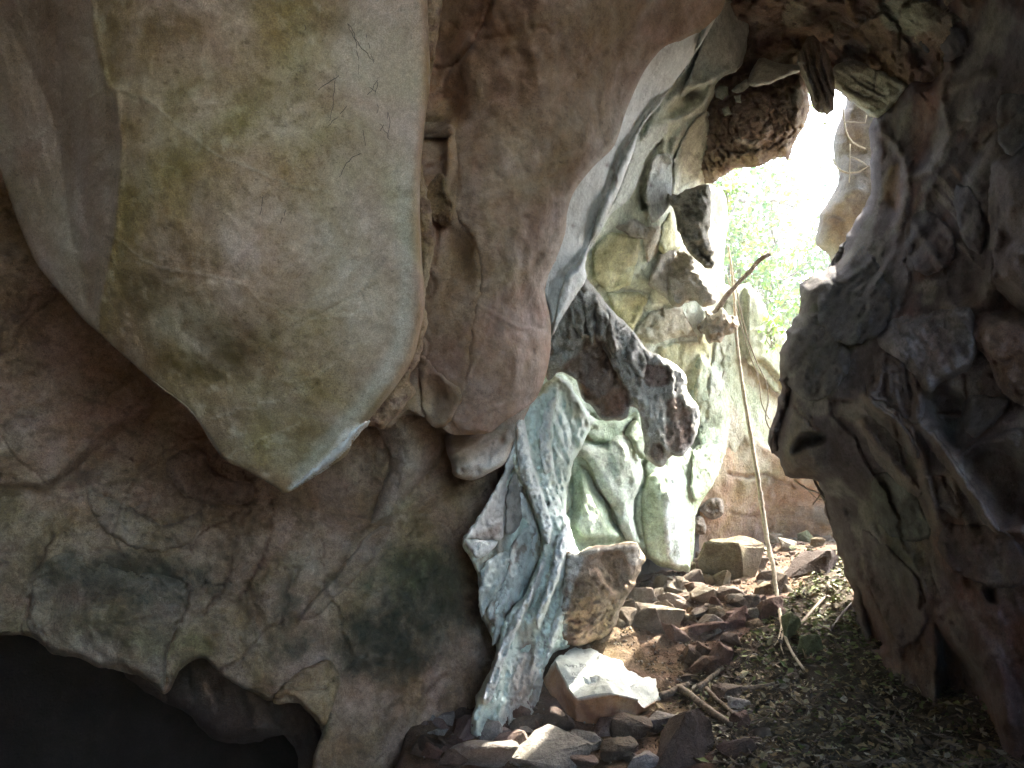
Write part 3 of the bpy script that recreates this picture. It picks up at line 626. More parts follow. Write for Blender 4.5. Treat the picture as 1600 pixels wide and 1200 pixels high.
for q, w in ((cB([(180,570),(180,620),(150,680),(125,740),(105,790),(108,840),(95,900),(100,935),(140,960)]), 5), (cB([(930,490),(925,560),(915,640),(890,720),(840,800),(820,840)]), 5), (cB([(860,540),(820,580),(805,650),(785,720),(775,780),(720,860),(690,900)]), 4.5), (cB([(640,790),(630,870),(600,940),(570,1020),(555,1090)]), 4.5),
             (cB([(660,320),(700,350),(730,410),(770,430)]), 4.5), (cB([(620,430),(620,480),(690,510),(680,540),(630,570),(560,590)]), 3), (cB([(860,450),(870,490),(850,515),(780,515),(720,520)]), 3), (cB([(830,540),(760,580),(700,600),(680,630),(650,680)]), 3), (cB([(320,460),(370,500),(430,540),(500,560),(545,600),(480,640)]), 3.2), (cB([(560,370),(580,430),(620,480)]), 2.6), (cB([(420,360),(540,380),(640,350)]), 2.2), (cB([(790,410),(830,420),(870,440)]), 2.4), (cB([(300,950),(420,925),(520,905),(600,880)]), 2)):
    B.crack(q, w * .5, 0.045, REDBR*0.7, 0.9, 7, 0.010); B.tint(REDBR*1.4, .45*B.line(q, w, .8, wob=6))
B.cells(0.17, 0.02, 0.045, 0.7, 3, m=B.blob(330,730,120,60,0,1)); B.cells(0.55, .03, .02, .6, 8, tiltamp=.03); B.rough(.03,.09,4,33,True,m=B.noise(.5,-.2,.4,3,44)); B.tint(OCHRE*.8,.5*B.noise(.3,.1,.5,5,21)); B.tint(OLIVE*.7,.5*B.noise(.2,.1,.5,5,25)*sstep(700,900,B.Y)); B.tint(REDBR*1.2, .5*B.line(cB([(0,680),(40,660),(70,650)]), 8, .6))
# hollows and ribs of the part under the slab's tip
B.up(-0.22, B.blob(560,740,46,80,5)); B.up(0.10, B.poly(cE([(380,470),(440,330),(450,230),(400,110),(500,0),(640,20),(650,200),(590,300),(520,400)]), 30)); B.tint(np.array([0.42,0.38,0.31]), .6*B.poly(cE([(400,460),(470,320),(480,200),(560,200),(570,310),(480,420)]), 16, .3))
B.up(0.09, B.line(cE([(150,780),(240,680),(330,570),(400,490),(520,430),(640,360),(760,340)]), 12)); B.up(-0.08, B.line(cE([(130,800),(220,690),(300,600)]), 10)); B.crack(cE([(350,490),(440,465),(540,420),(600,370)]), 3.5, .05, REDBR, .6)
B.crack(cE([(410,540),(405,580)]), 2, .03); B.tint(REDBR*1.5, .7*B.blob(652,855,26,8,-5,1,.6)); B.crack(cE([(590,100),(640,200),(600,280),(575,340)]), 5, .06, OCHRE*.6, .8)
B.tint(DARKALG*.7, 0.96*B.blob(610,1000,80,66,0,1.6,.5,.15)); B.tint(DARKALG*1.0, .85*B.blob(680,930,80,70,0,1,.7,.15)); B.tint(DARKALG*1.5, .7*B.blob(450,940,22,60,10,1,.6)); B.tint(DARKALG*1.2, .8*B.blob(470,1010,44,22,-25,1,.5)); B.up(0.10, B.blob(640,990,100,80,0,1)); B.up(-0.05, B.line([(520,1020),(560,1065),(620,1080),(690,1060)], 22)); B.tint(MOSS*.8,.5*B.blob(640,900,90,40,0,1,.7))
B.tint(np.array([0.40,0.29,0.15]), .75*B.poly([(428,1092),(460,1060),(510,1030),(530,1060),(515,1118),(500,1132),(470,1100)], 16,.3)); B.up(-.12, B.blob(395,950,16,40,-20)); B.tint(REDBR, .5*B.blob(395,950,16,40,-20,1,.5))
B.up(0.03, B.flute(-48, 14, 8, 3, 3)*B.blob(620,1130,140,60)); B.up(0.02, B.flute(-25, 9, 8, 3, 5)*B.blob(660,800,120,60)); B.tint(TEAL*.7, .35*B.blob(760,1000,26,60,0,1,.8,.1))
B.weather(np.array([.15,.115,.08]), np.array([.38,.30,.215]), .7)
for x_, y_, rx_, ry_, k_ in ((610,1000,78,62,.9),(690,920,90,60,.7),(200,905,130,36,.75),(640,880,70,30,.5)): B.tint(DARKALG*.8, k_*B.blob(x_,y_,rx_,ry_,5,1.2,.8,.12))
B.c *= np.array([1.02,.97,.88])
lw = B.build('lower_rock_wall', M_WALL, 'cracked brown rock wall with dark green algae below the hanging slab, undercut at its foot', 'rock wall')

sheet(B, lw, cB([(108,790),(180,690),(300,690),(420,740),(560,760),(640,800),(632,880),(600,945),(570,1020),(556,1150),(480,1105),(340,1070),(260,1035),(180,1028),(98,945),(95,900),(110,840)]), (.0,.09), np.array([.27,.24,.17]), 'rock_bulge', 61, mix=.25, jag=3, mat=M_WALL, rough=.03)
sheet(B, lw, cE([(60,1085),(120,1000),(240,940),(285,1010),(250,1130),(222,1162),(150,1090)]), (.05,.12), np.array([.36,.27,.15]), 'rock_flake', 62, mix=.7, jag=3, mat=M_WALL)
sheet(B, lw, cE([(390,470),(440,330),(455,230),(410,120),(500,20),(600,30),(650,150),(620,270),(560,330),(480,430)]), (.08,.03), np.array([.36,.29,.22]), 'rock_flake', 63, mix=.5, jag=3, mat=M_WALL)
sheet(B, lw, cE([(150,790),(240,690),(330,580),(400,500),(460,490),(400,600),(300,700),(200,800)]), (.05,.03), np.array([.33,.26,.19]), 'rock_flake', 65, mix=.5, jag=3, mat=M_WALL)
sheet(B, lw, cB([(560,380),(640,330),(700,350),(740,420),(860,450),(850,510),(780,520),(690,515),(620,480)]), (.02,.04), np.array([.31,.24,.18]), 'rock_flake', 66, mix=.5, jag=4, mat=M_WALL)
sheet(B, lw, cB([(300,470),(380,500),(500,560),(560,590),(630,570),(690,540),(660,640),(540,680),(400,640),(320,560)]), (.02,.05), np.array([.33,.27,.19]), 'rock_flake', 67, mix=.4, jag=4, mat=M_WALL)
# ---- rock under the wall's lip, its brown darkened to paint in shade
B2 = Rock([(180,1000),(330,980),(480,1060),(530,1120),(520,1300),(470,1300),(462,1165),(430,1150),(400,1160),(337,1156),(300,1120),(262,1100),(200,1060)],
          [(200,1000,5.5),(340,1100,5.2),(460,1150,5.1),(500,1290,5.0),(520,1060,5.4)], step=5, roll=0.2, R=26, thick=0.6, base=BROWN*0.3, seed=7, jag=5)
B2.rough(0.1, 0.35, 4).up(0.08, B2.flute(80, 34, 3, 2)); B2.build('undercut_rock', M_WALL, 'shade-darkened brown rock bulges beneath the lip of the lower left wall', 'rock')

# ---- far wall: upper folds
c7 = lambda p: cr(900,80,3.53,p)
D1 = Rock([(830,600),(850,420),(930,300),(1000,160),(1060,60),(1100,-80),(1200,-80),(1170,60),(1156,106),(1130,120),(1117,132),(1115,150),(1104,173),(1111,199),(1112,222),(1108,250),(1106,285),(1112,290),(1132,303),(1137,353),(1131,395),(1132,440),(1140,450),(1165,445),(1184,464),(1204,495),(1225,521),(1260,560),(1260,760),(1100,760),(900,640)],
          [(830,600,6.2),(880,400,5.6),(960,250,5.4),(1060,60,5.5),(1150,0,6.2),(1150,100,6.4),(1080,200,6.6),(1000,300,6.4),(960,450,6.8),(1060,450,7.4),(1105,260,7.4),(1130,340,8.4),(1110,520,8.2),(1200,520,9.5),(1230,700,10.0),(1100,700,8.6),(900,600,6.9),(1000,600,7.5),(1040,350,6.9)], step=3, roll=0.2, R=10, thick=0.6, base=np.array([.62,.68,.54]), seed=8, jag=2)
D1.rough(0.05, 0.6, 4, 1).rough(0.018, 0.13, 4, 2)
D1.tint(np.array([0.30,0.30,0.24]), 0.85*D1.poly([(1040,130),(1110,-80),(1200,-80),(1160,105),(1110,125),(1060,160),(1010,230)], 25))
P1 = c7([(430,580),(490,560),(530,600),(520,830),(430,945),(405,900),(385,780),(400,660)]); P2 = c7([(540,610),(620,430),(720,330),(745,420),(750,500),(735,600),(720,690),(640,760),(540,800)])
P0 = c7([(300,560),(340,480),(450,400),(520,400),(480,480),(400,560),(360,680),(330,760),(270,840),(190,900),(130,1010),(60,1120),(150,900),(200,780)])
D1.up(0.10, D1.poly(P0, 10)); D1.tint(WHITE*.95, .8*D1.poly(P1, 8)); D1.tint(WHITE*.85, .6*D1.poly(P0, 14)); D1.tint(np.array([.5,.5,.38]), .8*D1.poly(P2, 10))
for q, w, a in ((c7([(770,170),(740,230),(700,290),(600,360),(520,390),(440,405),(380,460),(330,500),(310,560)]), 7, .12), (c7([(1000,60),(900,100),(800,130),(700,170),(590,215),(520,280),(450,350),(400,430)]), 7, .12), (c7([(720,320),(640,390),(560,480),(530,600)]), 6, .10), (c7([(480,480),(490,560),(530,600)]), 5, .08), (c7([(590,100),(480,220),(380,330),(330,440),(310,560)]), 6, .1)):
    D1.up(a, D1.line(q, w)); D1.tint(WHITE, .5*D1.line(q, w*.8))
D1.up(-0.22, D1.blob(*c7([(625,235)])[0], 15, 13)); D1.tint(np.array([.2,.15,.1]), .8*D1.blob(*c7([(625,235)])[0], 15, 12,0,2)); D1.up(-.1, D1.blob(*c7([(520,320)])[0], 14, 10))
for x, y in ((412,738),(470,812),(515,495),(552,480),(168,888),(200,765)): D1.tint(REDBR, .9*D1.blob(*c7([(x,y)])[0], 2.6, 2.6)); D1.up(-.03, D1.blob(*c7([(x,y)])[0], 2.6, 2.6))
D1.crack(c7([(470,500),(420,560),(380,640),(350,760),(370,860)]), 4.5, .15, DKGREY, .7)
facets = [(c7([(90,1100),(190,990),(350,1040),(340,1150),(300,1290),(180,1330),(90,1250)]), .16, YELG), (c7([(210,970),(330,920),(400,980),(390,1040),(300,1020)]), .12, DKGREY*1.8), (c7([(390,970),(470,960),(460,1100),(390,1170),(370,1060)]), .14, np.array([.40,.36,.27])), (c7([(480,960),(520,880),(560,960),(590,1080),(480,1120),(450,1100)]), .2, YELG*1.05),
          (c5([(920,40),(1050,20),(1100,100),(1000,150),(930,130)]), .1, PALEG*.9), (c5([(930,150),(1060,150),(1100,180),(1040,310),(950,230)]), .15, YELG), (c5([(1110,230),(1230,200),(1300,330),(1200,340),(1130,370),(1040,320)]), .2, np.array([.35,.34,.25])), (c5([(1130,380),(1250,350),(1350,360),(1340,460),(1290,560),(1200,540)]), .16, YELG*.85), (c5([(1140,0),(1200,-60),(1310,140),(1270,200),(1180,180),(1100,120)]), .3, np.array([.33,.30,.24])), (c5([(1300,330),(1380,350),(1360,500),(1300,600),(1290,560),(1345,450)]), .22, YELG)]
for p, a, c in facets: D1.up(a * .2, D1.poly(p, 9, wob=6)); D1.tint(c * 1.12, .8*D1.poly(p, 6, .25, wob=4))
for q in (c5([(890,0),(960,70),(1050,30)]), c5([(930,130),(1030,140),(1100,160)]), c5([(1110,150),(1080,230),(1040,320)]), c5([(1060,290),(1130,300),(1200,335),(1280,335),(1350,350)]), c5([(1130,270),(1090,320),(1050,370)]), c5([(1240,350),(1230,440),(1200,520)]), c5([(1180,110),(1130,60),(1090,0)]), c7([(140,1090),(160,1130),(200,1160),(290,1190),(340,1150)]), c7([(310,920),(370,960),(390,1010)]), c7([(90,1110),(150,1120)]), c7([(620,560),(690,590),(735,600)]), c7([(545,790),(620,700),(700,640)])):
    D1.crack(q, 1.5, .03, np.array([.14,.14,.08]), .6)
D1.cells(0.45, .03, .03, .3, 5, m=sstep(380,470,D1.Y)*(D1.X<1150), col=np.array([.14,.14,.08]), tiltamp=.05)
D1.tint(np.array([.27,.30,.17]), .85*sstep(1115,1145,D1.X)*sstep(420,470,D1.Y)); D1.tint(np.array([.30,.27,.17]), .8*D1.poly([(1150,545),(1175,560),(1215,590),(1225,620),(1215,690),(1200,690),(1180,620),(1150,590)], 10, .3)); D1.up(.2, D1.poly([(1165,440),(1225,500),(1240,620),(1190,570),(1165,560)], 10))
D1.tint(np.array([.42,.36,.24]), .6*D1.poly([(1125,640),(1150,630),(1170,680),(1150,740),(1120,740)], 10,.4)); D1.up(.16, D1.poly([(1085,560),(1130,590),(1140,680),(1120,760),(1070,760)], 12))
D1.weather(np.array([.36,.41,.27])*np.ones(3), np.array([.68,.74,.62]), .5, m=1-.5*sstep(1115,1140,D1.X)); fw = D1.build('far_rock_wall', M_WALL, 'pale green folded and cracked rock wall left of the bright cave mouth', 'rock wall')

sheet(D1, fw, [(1064,150),(1080,112),(1118,20),(1140,-30),(1180,-30),(1168,60),(1158,100),(1140,112),(1112,128),(1088,138)], (.05,.22), np.array([.46,.49,.42]), 'rock_leaf', 71, mix=.8, jag=1.5, mat=M_WALL)
sheet(D1, fw, P0, (.02,.10), np.array([.70,.75,.68]), 'rock_fold', 72, mix=.8, jag=1.5, mat=M_WALL)
sheet(D1, fw, P2, (.03,.12), np.array([.68,.72,.60]), 'rock_leaf', 73, mix=.8, jag=1.5, mat=M_WALL, edits=lambda r: [r.crack(q, 1.4, .02, np.array([.2,.22,.14]), .7) for q in (c7([(620,560),(690,590),(735,600)]), c7([(545,790),(620,700),(700,640),(740,560)]), c7([(560,760),(600,680),(680,560)]))])
sheet(D1, fw, P1, (.05,.24), WHITE, 'rock_leaf', 74, mix=.9, jag=1.5, mat=M_WALL, edits=lambda r: [(r.up(-.03, r.blob(*c7([z])[0], 2.6, 2.6)), r.tint(REDBR, .9*r.blob(*c7([z])[0], 2.6, 2.6))) for z in ((412,738),(470,812))])
for k_, (p, a, c) in enumerate(facets): sheet(D1, fw, p, (.02, a * .55), np.minimum(np.array(c) * 1.15, .7), 'rock_facet', 75 + k_, mix=.75, jag=2.5, mat=M_WALL, smooth=False, R=4, rough=.03, ang=(90, 60, 120)[k_ % 3])
for k_, (q, c, l) in enumerate((([(1168,442),(1190,470),(1206,500),(1226,525),(1245,600),(1226,622),(1192,590),(1162,556),(1152,500)], np.array([.30,.33,.20]), (.10,.2)), ([(1086,560),(1110,572),(1130,590),(1138,640),(1126,690),(1102,698),(1088,640)], np.array([.28,.34,.21]), (.06,.15)), (c5([(1385,350),(1425,260),(1470,300),(1445,420),(1405,560),(1350,600)]), np.array([.38,.43,.32]), (.05,.15)), (c5([(1300,610),(1380,590),(1420,700),(1400,800),(1330,820)]), np.array([.44,.52,.34]), (.05,.2)), ([(1138,455),(1160,450),(1155,500),(1148,560),(1130,575),(1126,520)], np.array([.32,.36,.24]), (.04,.12)))): sheet(D1, fw, q, l, c, 'rock_facet', 90 + k_, mix=.75, jag=2.5, mat=M_WALL, R=4, rough=.03)
# ---- pale green lower wall behind the flowstone
cF = lambda p: cr(700,640,5,p)
D3 = Rock([(780,680),(810,640),(850,600),(872,585),(890,592),(905,620),(930,655),(975,652),(1000,640),(1040,640),(1080,700),(1100,700),(1130,696),(1118,750),(1092,790),(1080,830),(1080,884),(1060,892),(1040,884),(1015,875),(1000,862),(980,862),(900,880),(840,920),(780,900)],
          [(780,700,5.8),(870,600,6.15),(960,680,6.75),(1080,720,7.6),(1130,720,8.2),(1130,820,8.3),(1060,880,7.4),(1050,780,7.3),(1000,850,7.0),(930,780,6.55),(920,850,6.35),(840,860,6.0),(850,720,6.1)], step=2.6, roll=0.15, R=10, thick=0.7, base=np.array([.55,.61,.48]), seed=9, jag=2.5)
D3.rough(0.05, 0.4, 4, 1).rough(0.015, 0.1, 4, 2)
cone = cF([(1030,440),(1100,500),(1160,620),(1260,740),(1290,850),(1400,1020),(1100,1080),(1000,1040),(930,920),(960,780),(970,640),(980,500)])
D3.up(0.20, D3.poly(cone, 20)); D3.tint(np.array([.37,.43,.30]), .7*D3.poly(cone, 12)); D3.tint(WHITE*.85, .6*D3.blob(*cF([(1120,880)])[0], 30, 12,-10,1,.8,.06))
mantle = cF([(960,380),(1030,360),(1120,470),(1180,620),(1270,740),(1400,1020),(1500,1030),(1450,700),(1520,540),(1380,200),(1180,280),(1000,240)])
D3.up(0.08, D3.poly(mantle, 14)); D3.tint(PALEG*1.12, .6*D3.poly(mantle, 12))
for q in (cF([(1040,440),(1110,520),(1160,620),(1260,750),(1290,860),(1400,1020)]), cF([(950,400),(955,500),(970,640),(965,760),(910,830),(930,960)]), cF([(1520,420),(1540,560),(1470,680),(1450,800),(1480,960),(1510,1010)]), cF([(1450,80),(1380,180),(1450,260),(1450,310),(1540,400)]), cF([(820,780),(860,860),(920,940)]), cF([(910,280),(890,350),(880,390)])):
    D3.crack(q, 2.6, .08, np.array([.10,.12,.06]), .8, 2)
D3.up(-.12, D3.line(cF([(1000,225),(1080,240),(1140,265),(1220,275)]), 5)); D3.tint(OCHRE*.9, .8*D3.poly(cF([(1000,225),(1080,170),(1130,220),(1210,275),(1120,260)]), 5,.3)); D3.up(-.15, D3.blob(*cF([(850,400)])[0], 11, 6)); D3.up(-.12, D3.line(cF([(730,540),(770,460),(830,440)]), 8)); D3.tint(OCHRE*.7, .8*D3.line(cF([(735,540),(775,465),(830,450)]), 6)); D3.up(.1, D3.line(cF([(780,600),(830,500),(850,480)]), 5))
D3.up(.18, D3.blob(1045,800,30,70,0,1.5)); stripe=[(1042,745),(1060,735),(1068,780),(1072,830),(1068,885),(1045,885),(1036,840),(1034,790)]
D3.up(.06, D3.poly(stripe, 10)); D3.tint(WHITE*1.02, .95*D3.poly(stripe, 6, .2)); D3.tint(MOSS*1.9, .6*D3.poly([(1005,740),(1034,760),(1034,860),(1010,870),(1000,820)], 12, .3)); D3.tint(np.array([.40,.46,.24]), .6*D3.poly([(1075,760),(1110,700),(1140,700),(1130,790),(1085,830)], 14,.3))
D3.tint(WHITE, .6*sstep(660,600,D3.Y)*sstep(960,880,D3.X)); D3.tint(WHITE*1.03, .75*sstep(900,850,D3.X)*sstep(880,830,D3.Y)*D3.noise(.15,-.4,.2)); D3.up(.05, D3.flute(68,6,9,3,14)*sstep(890,840,D3.X)); D3.up(.04, D3.flute(70, 8, 8, 3, 2)*sstep(900,830,D3.X)); D3.tint(MOSS*1.4, .6*D3.blob(888,622,14,5,-35,1,.5)); D3.tint(CLAY*1.1, .6*D3.blob(1010,865,18,12,0,1,.6))
D3.cells(.3, .03, .035, .5, 7, m=sstep(1075,1095,D3.X), col=MOSS*.7, tiltamp=.08)
D3.weather(np.array([.28,.34,.22]), np.array([.66,.70,.60]), .6); D3.c *= np.array([.93,1.0,.92]); gw = D3.build('green_rock_wall', M_WALL, 'pale green rock wall with a white stripe and pointed hollow behind the flowstone', 'rock wall')

sheet(D3, gw, cF([(960,380),(1030,358),(1120,470),(1180,620),(1270,740),(1330,880),(1400,1020),(1500,1035),(1455,900),(1452,720),(1520,540),(1500,400),(1380,200),(1180,280),(1000,240)]), (.03,.16), np.array([.58,.64,.52]), 'rock_mantle', 101, mix=.75, jag=2, mat=M_WALL, rough=.03)
sheet(D3, gw, cF([(730,560),(780,470),(900,400),(950,420),(940,600),(960,760),(910,830),(935,950),(860,900),(800,760)]), (.03,.14), np.array([.56,.62,.50]), 'rock_lobe', 102, mix=.75, jag=2, mat=M_WALL, rough=.03)
sheet(D3, gw, cF([(560,40),(700,-80),(860,-270),(905,-180),(1000,-20),(1150,80),(1030,180),(900,190),(760,170),(640,130)]), (.03,.12), np.array([.64,.69,.62]), 'rock_mantle', 103, mix=.8, jag=2.5, mat=M_WALL, rough=.035, edits=lambda r: (r.up(.03, r.flute(125,9,7,3,3)), r.tint(MOSS*1.4, .7*r.blob(888,622,14,5,-35,1,.5))))
sheet(D3, gw, [(1006,748),(1040,736),(1074,742),(1086,782),(1081,884),(1062,890),(1045,888),(1016,873),(1003,822)], (.03,.14), np.array([.46,.54,.34]), 'rock_lobe', 104, mix=.7, jag=1.5, mat=M_WALL, R=10, roll=.10, edits=lambda r: r.tint(WHITE*1.05, .95*r.poly(stripe, 6, .2)))
sheet(D3, gw, [(1084,704),(1100,694),(1126,700),(1110,755),(1090,784),(1079,762)], (.05,.2), np.array([.42,.50,.32]), 'rock_facet', 105, mix=.75, jag=2, mat=M_WALL)
sheet(D3, gw, cF([(1380,190),(1450,80),(1500,130),(1540,260),(1530,400),(1460,320),(1440,260)]), (.06,.18), np.array([.50,.57,.40]), 'rock_facet', 106, mix=.75, jag=2, mat=M_WALL)
# ---- hanging jagged rock
cH = lambda p: cr(860,420,3.75,p)
E = Rock(cH([(150,0),(205,50),(280,140),(350,230),(480,360),(560,470),(640,510),(750,575),(800,650),(800,720),(870,810),(870,910),(830,1030),(760,1100),(700,1085),(680,1130),(640,1165),(580,1130),(550,1080),(545,1000),(520,850),(490,800),(470,790),(440,880),(380,888),(300,885),(250,810),(190,760),(150,650),(100,620),(50,600),(-20,650),(-60,400),(20,200)]),
         [(870,600,5.55),(880,500,5.5),(915,440,5.6),(940,600,5.75),(960,650,5.9),(1000,560,6.0),(1050,600,6.2),(1085,650,6.5),(1030,720,6.2),(1000,640,5.95)], step=2.3, roll=0.25, R=14, thick=0.45, base=np.array([.42,.41,.36]), seed=10, jag=2.2, jscale=8)
E.rough(0.08, 0.22, 5, 1, True).rough(0.035, 0.07, 5, 2, True)
hol = cH([(60,590),(80,530),(150,480),(190,400),(290,400),(340,440),(400,540),(440,640),(470,740),(450,850),(430,880),(300,880),(250,810),(190,760),(150,650)])
E.up(-.13, E.poly(hol, 10, wob=7)); E.tint(np.array([.24,.17,.12]), .9*E.poly(hol, 8, .2, wob=5)); E.tint(REDBR, .6*E.blob(*cH([(270,570)])[0], 18, 22,0,1,.5)); E.up(-.12, E.blob(*cH([(270,590)])[0], 14, 16)); E.tint(np.array([.30,.19,.12]), .7*E.poly(cH([(330,700),(470,700),(440,870),(310,870)]), 10,.4)); E.up(.12, E.poly(cH([(150,640),(290,700),(300,800),(230,780)]), 10))
for p in (cH([(540,560),(640,555),(710,600),(700,690),(620,710),(545,660)]), cH([(680,760),(750,750),(820,830),(850,930),(800,1060),(740,1090),(690,1060),(660,930)]), cH([(560,1060),(640,1000),(680,1050),(680,1110),(630,1150),(580,1120)]), cH([(525,760),(560,800),(590,940),(560,960),(530,850)])):
    E.up(-.06, E.poly(p, 6, wob=6)); E.tint(np.array([.24,.155,.115]), .9*E.poly(p, 6, .3, wob=4))
for q in ([(210,190),(220,300),(250,440)], [(260,180),(300,300),(300,400)], [(170,250),(190,330),(200,390)], [(330,260),(360,380),(370,480)], [(140,200),(120,330),(110,450)]): E.up(.10, E.line(cH(q), 6)); E.tint(np.array([.45,.43,.37]), .5*E.line(cH(q), 5,.4))
E.up(.05, E.flute(80, 8, 7, 4, 4)*(1-E.poly(hol, 8))); E.tint(np.array([.44,.47,.43]), .75*E.poly(cH([(380,330),(480,380),(560,480),(540,560),(560,720),(700,850),(720,920),(560,930),(500,740),(440,600),(390,500)]), 12, .5, .06)); E.up(.07, E.line(cH([(350,230),(480,360),(560,480),(640,520),(750,590),(800,700)]), 6)); E.tint(WHITE*.8, .6*E.line(cH([(300,180),(480,365),(560,480),(640,520),(750,580)]), 4,.5)); E.up(-.02, E.noise(.03,.2,.5)); 
ej = E.build('hanging_jagged_rock', M_ROUGH, 'grey jagged rock hanging in front of the far wall with dark red-brown hollows', 'hanging rock')

for k_, q in enumerate(([(190,170),(240,160),(262,250),(258,380),(246,450),(228,400),(205,300)], [(262,180),(310,200),(345,290),(330,370),(292,415),(276,340)], [(130,190),(185,200),(200,300),(190,400),(160,380),(120,300)], [(340,250),(400,300),(470,380),(430,470),(390,480),(360,400)], [(440,380),(520,450),(560,540),(545,640),(500,600),(450,520)], [(300,440),(340,450),(400,560),(430,660),(400,640),(350,540)])):
    sheet(E, ej, cH(q), (.02,.14), np.array([.42,.41,.36]), 'rock_tooth', 110 + k_, mix=.6, jag=2.2, mat=M_ROUGH, R=4, roll=.06, rough=.05)
# ---- spur hanging at the mouth's edge and the little one beside it
L1 = Rock(c7([(500,780),(540,800),(640,750),(690,735),(730,740),(745,860),(735,950),(742,1050),(770,1130),(765,1180),(745,1198),(710,1190),(640,1130),(600,1080),(565,980),(540,890)]),
          [(1050,310,6.6),(1105,300,6.6),(1090,360,6.5),(1110,410,6.6)], step=2, roll=.22, R=12, thick=.3, base=np.array([.33,.31,.25]), seed=11, jag=4, jscale=12)
L1.rough(.10,.2,5,1,True).rough(.05,.07,4,2,True); L1.up(.04, L1.flute(62,7,6,3)); L1.crack(c7([(560,880),(600,1000),(690,1110),(740,1170)]), 3, .06, DKGREY, .5); L1.tint(DKGREY, .6*L1.noise(.1,0,.4)*sstep(320,400,L1.Y))
L1.build('rock_spur', M_ROUGH, 'rough grey rock spur hanging down at the left edge of the bright opening', 'hanging rock')
L2 = Rock([(1045,470),(1040,420),(1060,390),(1085,395),(1092,425),(1112,450),(1120,470),(1100,480),(1080,465),(1062,480)], [(1050,440,7.0),(1090,430,7.0),(1110,460,7.05),(1060,400,7.1)], step=2.2, roll=.2, R=10, thick=.25, base=np.array([.33,.30,.235]), seed=12, jag=2, jscale=7)
L2.rough(.06,.15,5,1,True); L2.build('rock_nub', M_ROUGH, 'small rough grey rock knob projecting from the far wall below the spur', 'rock')

# ---- broad flowstone apron
F0 = Rock([(722,846),(750,805),(778,765),(796,732),(800,690),(810,660),(832,628),(856,604),(872,590),(890,600),(905,625),(925,655),(912,690),(895,730),(885,780),(892,830),(904,862),(914,880),(902,940),(890,1005),(866,1020),(850,1045),(838,1112),(744,1100),(764,1052),(776,1010),(764,988),(752,962),(746,905),(736,872)],
          [(725,846,4.80),(800,700,5.25),(870,600,5.95),(925,655,6.35),(890,800,5.95),(904,880,5.85),(850,950,5.45),(760,960,4.98),(790,1090,5.0),(745,1098,4.82),(880,1000,5.65),(790,830,5.20),(840,1090,5.3)], step=2.3, roll=.10, R=7, thick=.3, base=np.array([.68,.73,.68]), seed=50, jag=4, jscale=12)
F0.rough(.04,.3,4,1).rough(.02,.07,4,2,True); wF = sstep(760,900,F0.Y); F0.up(.06, F0.flute(70,10,8,3,1)*(1-wF)); F0.up(.06, F0.flute(110,12,8,3,2)*wF); F0.up(.025, F0.flute(108,5,7,2,3))
F0.tint(BROWN*.75, .9*F0.poly([(720,850),(775,790),(800,800),(800,870),(785,930),(768,1010),(740,1010),(740,880)], 14, .9, .08)); F0.tint(np.array([.40,.44,.39]), .6*sstep(.1,.6,-F0.flute(108,9,8,3,2))); F0.tint(WHITE*1.06, .7*F0.line([(800,690),(790,745),(760,795),(728,842)], 7, .3)); F0.up(.05, F0.line([(800,690),(790,745),(760,795),(728,842)], 7)); F0.tint(np.array([.36,.30,.25]), .6*F0.noise(.06,.25,.5)*sstep(840,900,F0.Y)); F0.tint(PINK, .5*F0.blob(800,1090,50,40,0,1,.5))
F0.c *= np.array([.92,1.0,.94])
F0.build('flowstone_apron', M_FLOW, 'broad pale mint flowstone sheet draped between the brown wall and the green wall', 'flowstone')

# ---- flowstone trunk
c6 = lambda p: cr(720,820,4,p)
F1 = Rock([(796,676),(812,652),(830,630),(852,612),(872,606),(866,650),(862,700),(868,740),(876,780),(884,815),(888,835),(886,860),(905,862),(912,880),(900,920),(898,960),(888,1005),(868,1016),(852,1040),(846,1075),(838,1112),(830,1150),(740,1150),(744,1098),(762,1058),(770,1035),(780,1005),(786,972),(803,947),(820,930),(832,902),(842,878),(846,850),(838,815),(826,780),(812,750),(800,720)],
          None, tps=lambda x, y: F0.tps(x, y) - .07, step=2.2, roll=.06, R=6, thick=.4, base=np.array([.72,.76,.72]), seed=13, jag=1.8)
F1.rough(.035,.3,4,1).rough(.012,.07,4,2)
w = sstep(760, 900, F1.Y); F1.up(.06, F1.flute(72, 9, 9, 4, 1)*(1-w)); F1.up(.075, F1.flute(107, 12, 8, 4, 2)*w); F1.up(.03, F1.flute(107, 5, 7, 2, 6)*w); F1.rough(.04,.1,4,8,True); F1.up(-.03, F1.noise(.035,.25,.5,3,5)); F1.tint(np.array([.36,.38,.33]), .6*sstep(.15,.7,-F1.flute(107,12,8,4,2))*w); F1.tint(np.array([.40,.43,.38]), .5*sstep(.15,.7,-F1.flute(72,9,9,4,1))*(1-w))
rib1 = [(885,825),(880,850),(872,880),(862,910),(850,945),(838,975)]; rib2 = [(808,660),(818,720),(832,770),(850,810),(858,840),(850,870),(835,905),(815,950),(795,990),(775,1040),(755,1090)]; rib3=[(905,870),(895,910),(880,960),(862,1005)]
for r, wd, a in ((rib1,9,.12),(rib2,11,.10),(rib3,9,.06)): F1.up(a, F1.line(r, wd)); F1.tint(WHITE*1.03, .7*F1.line(r, wd*.9,.4))
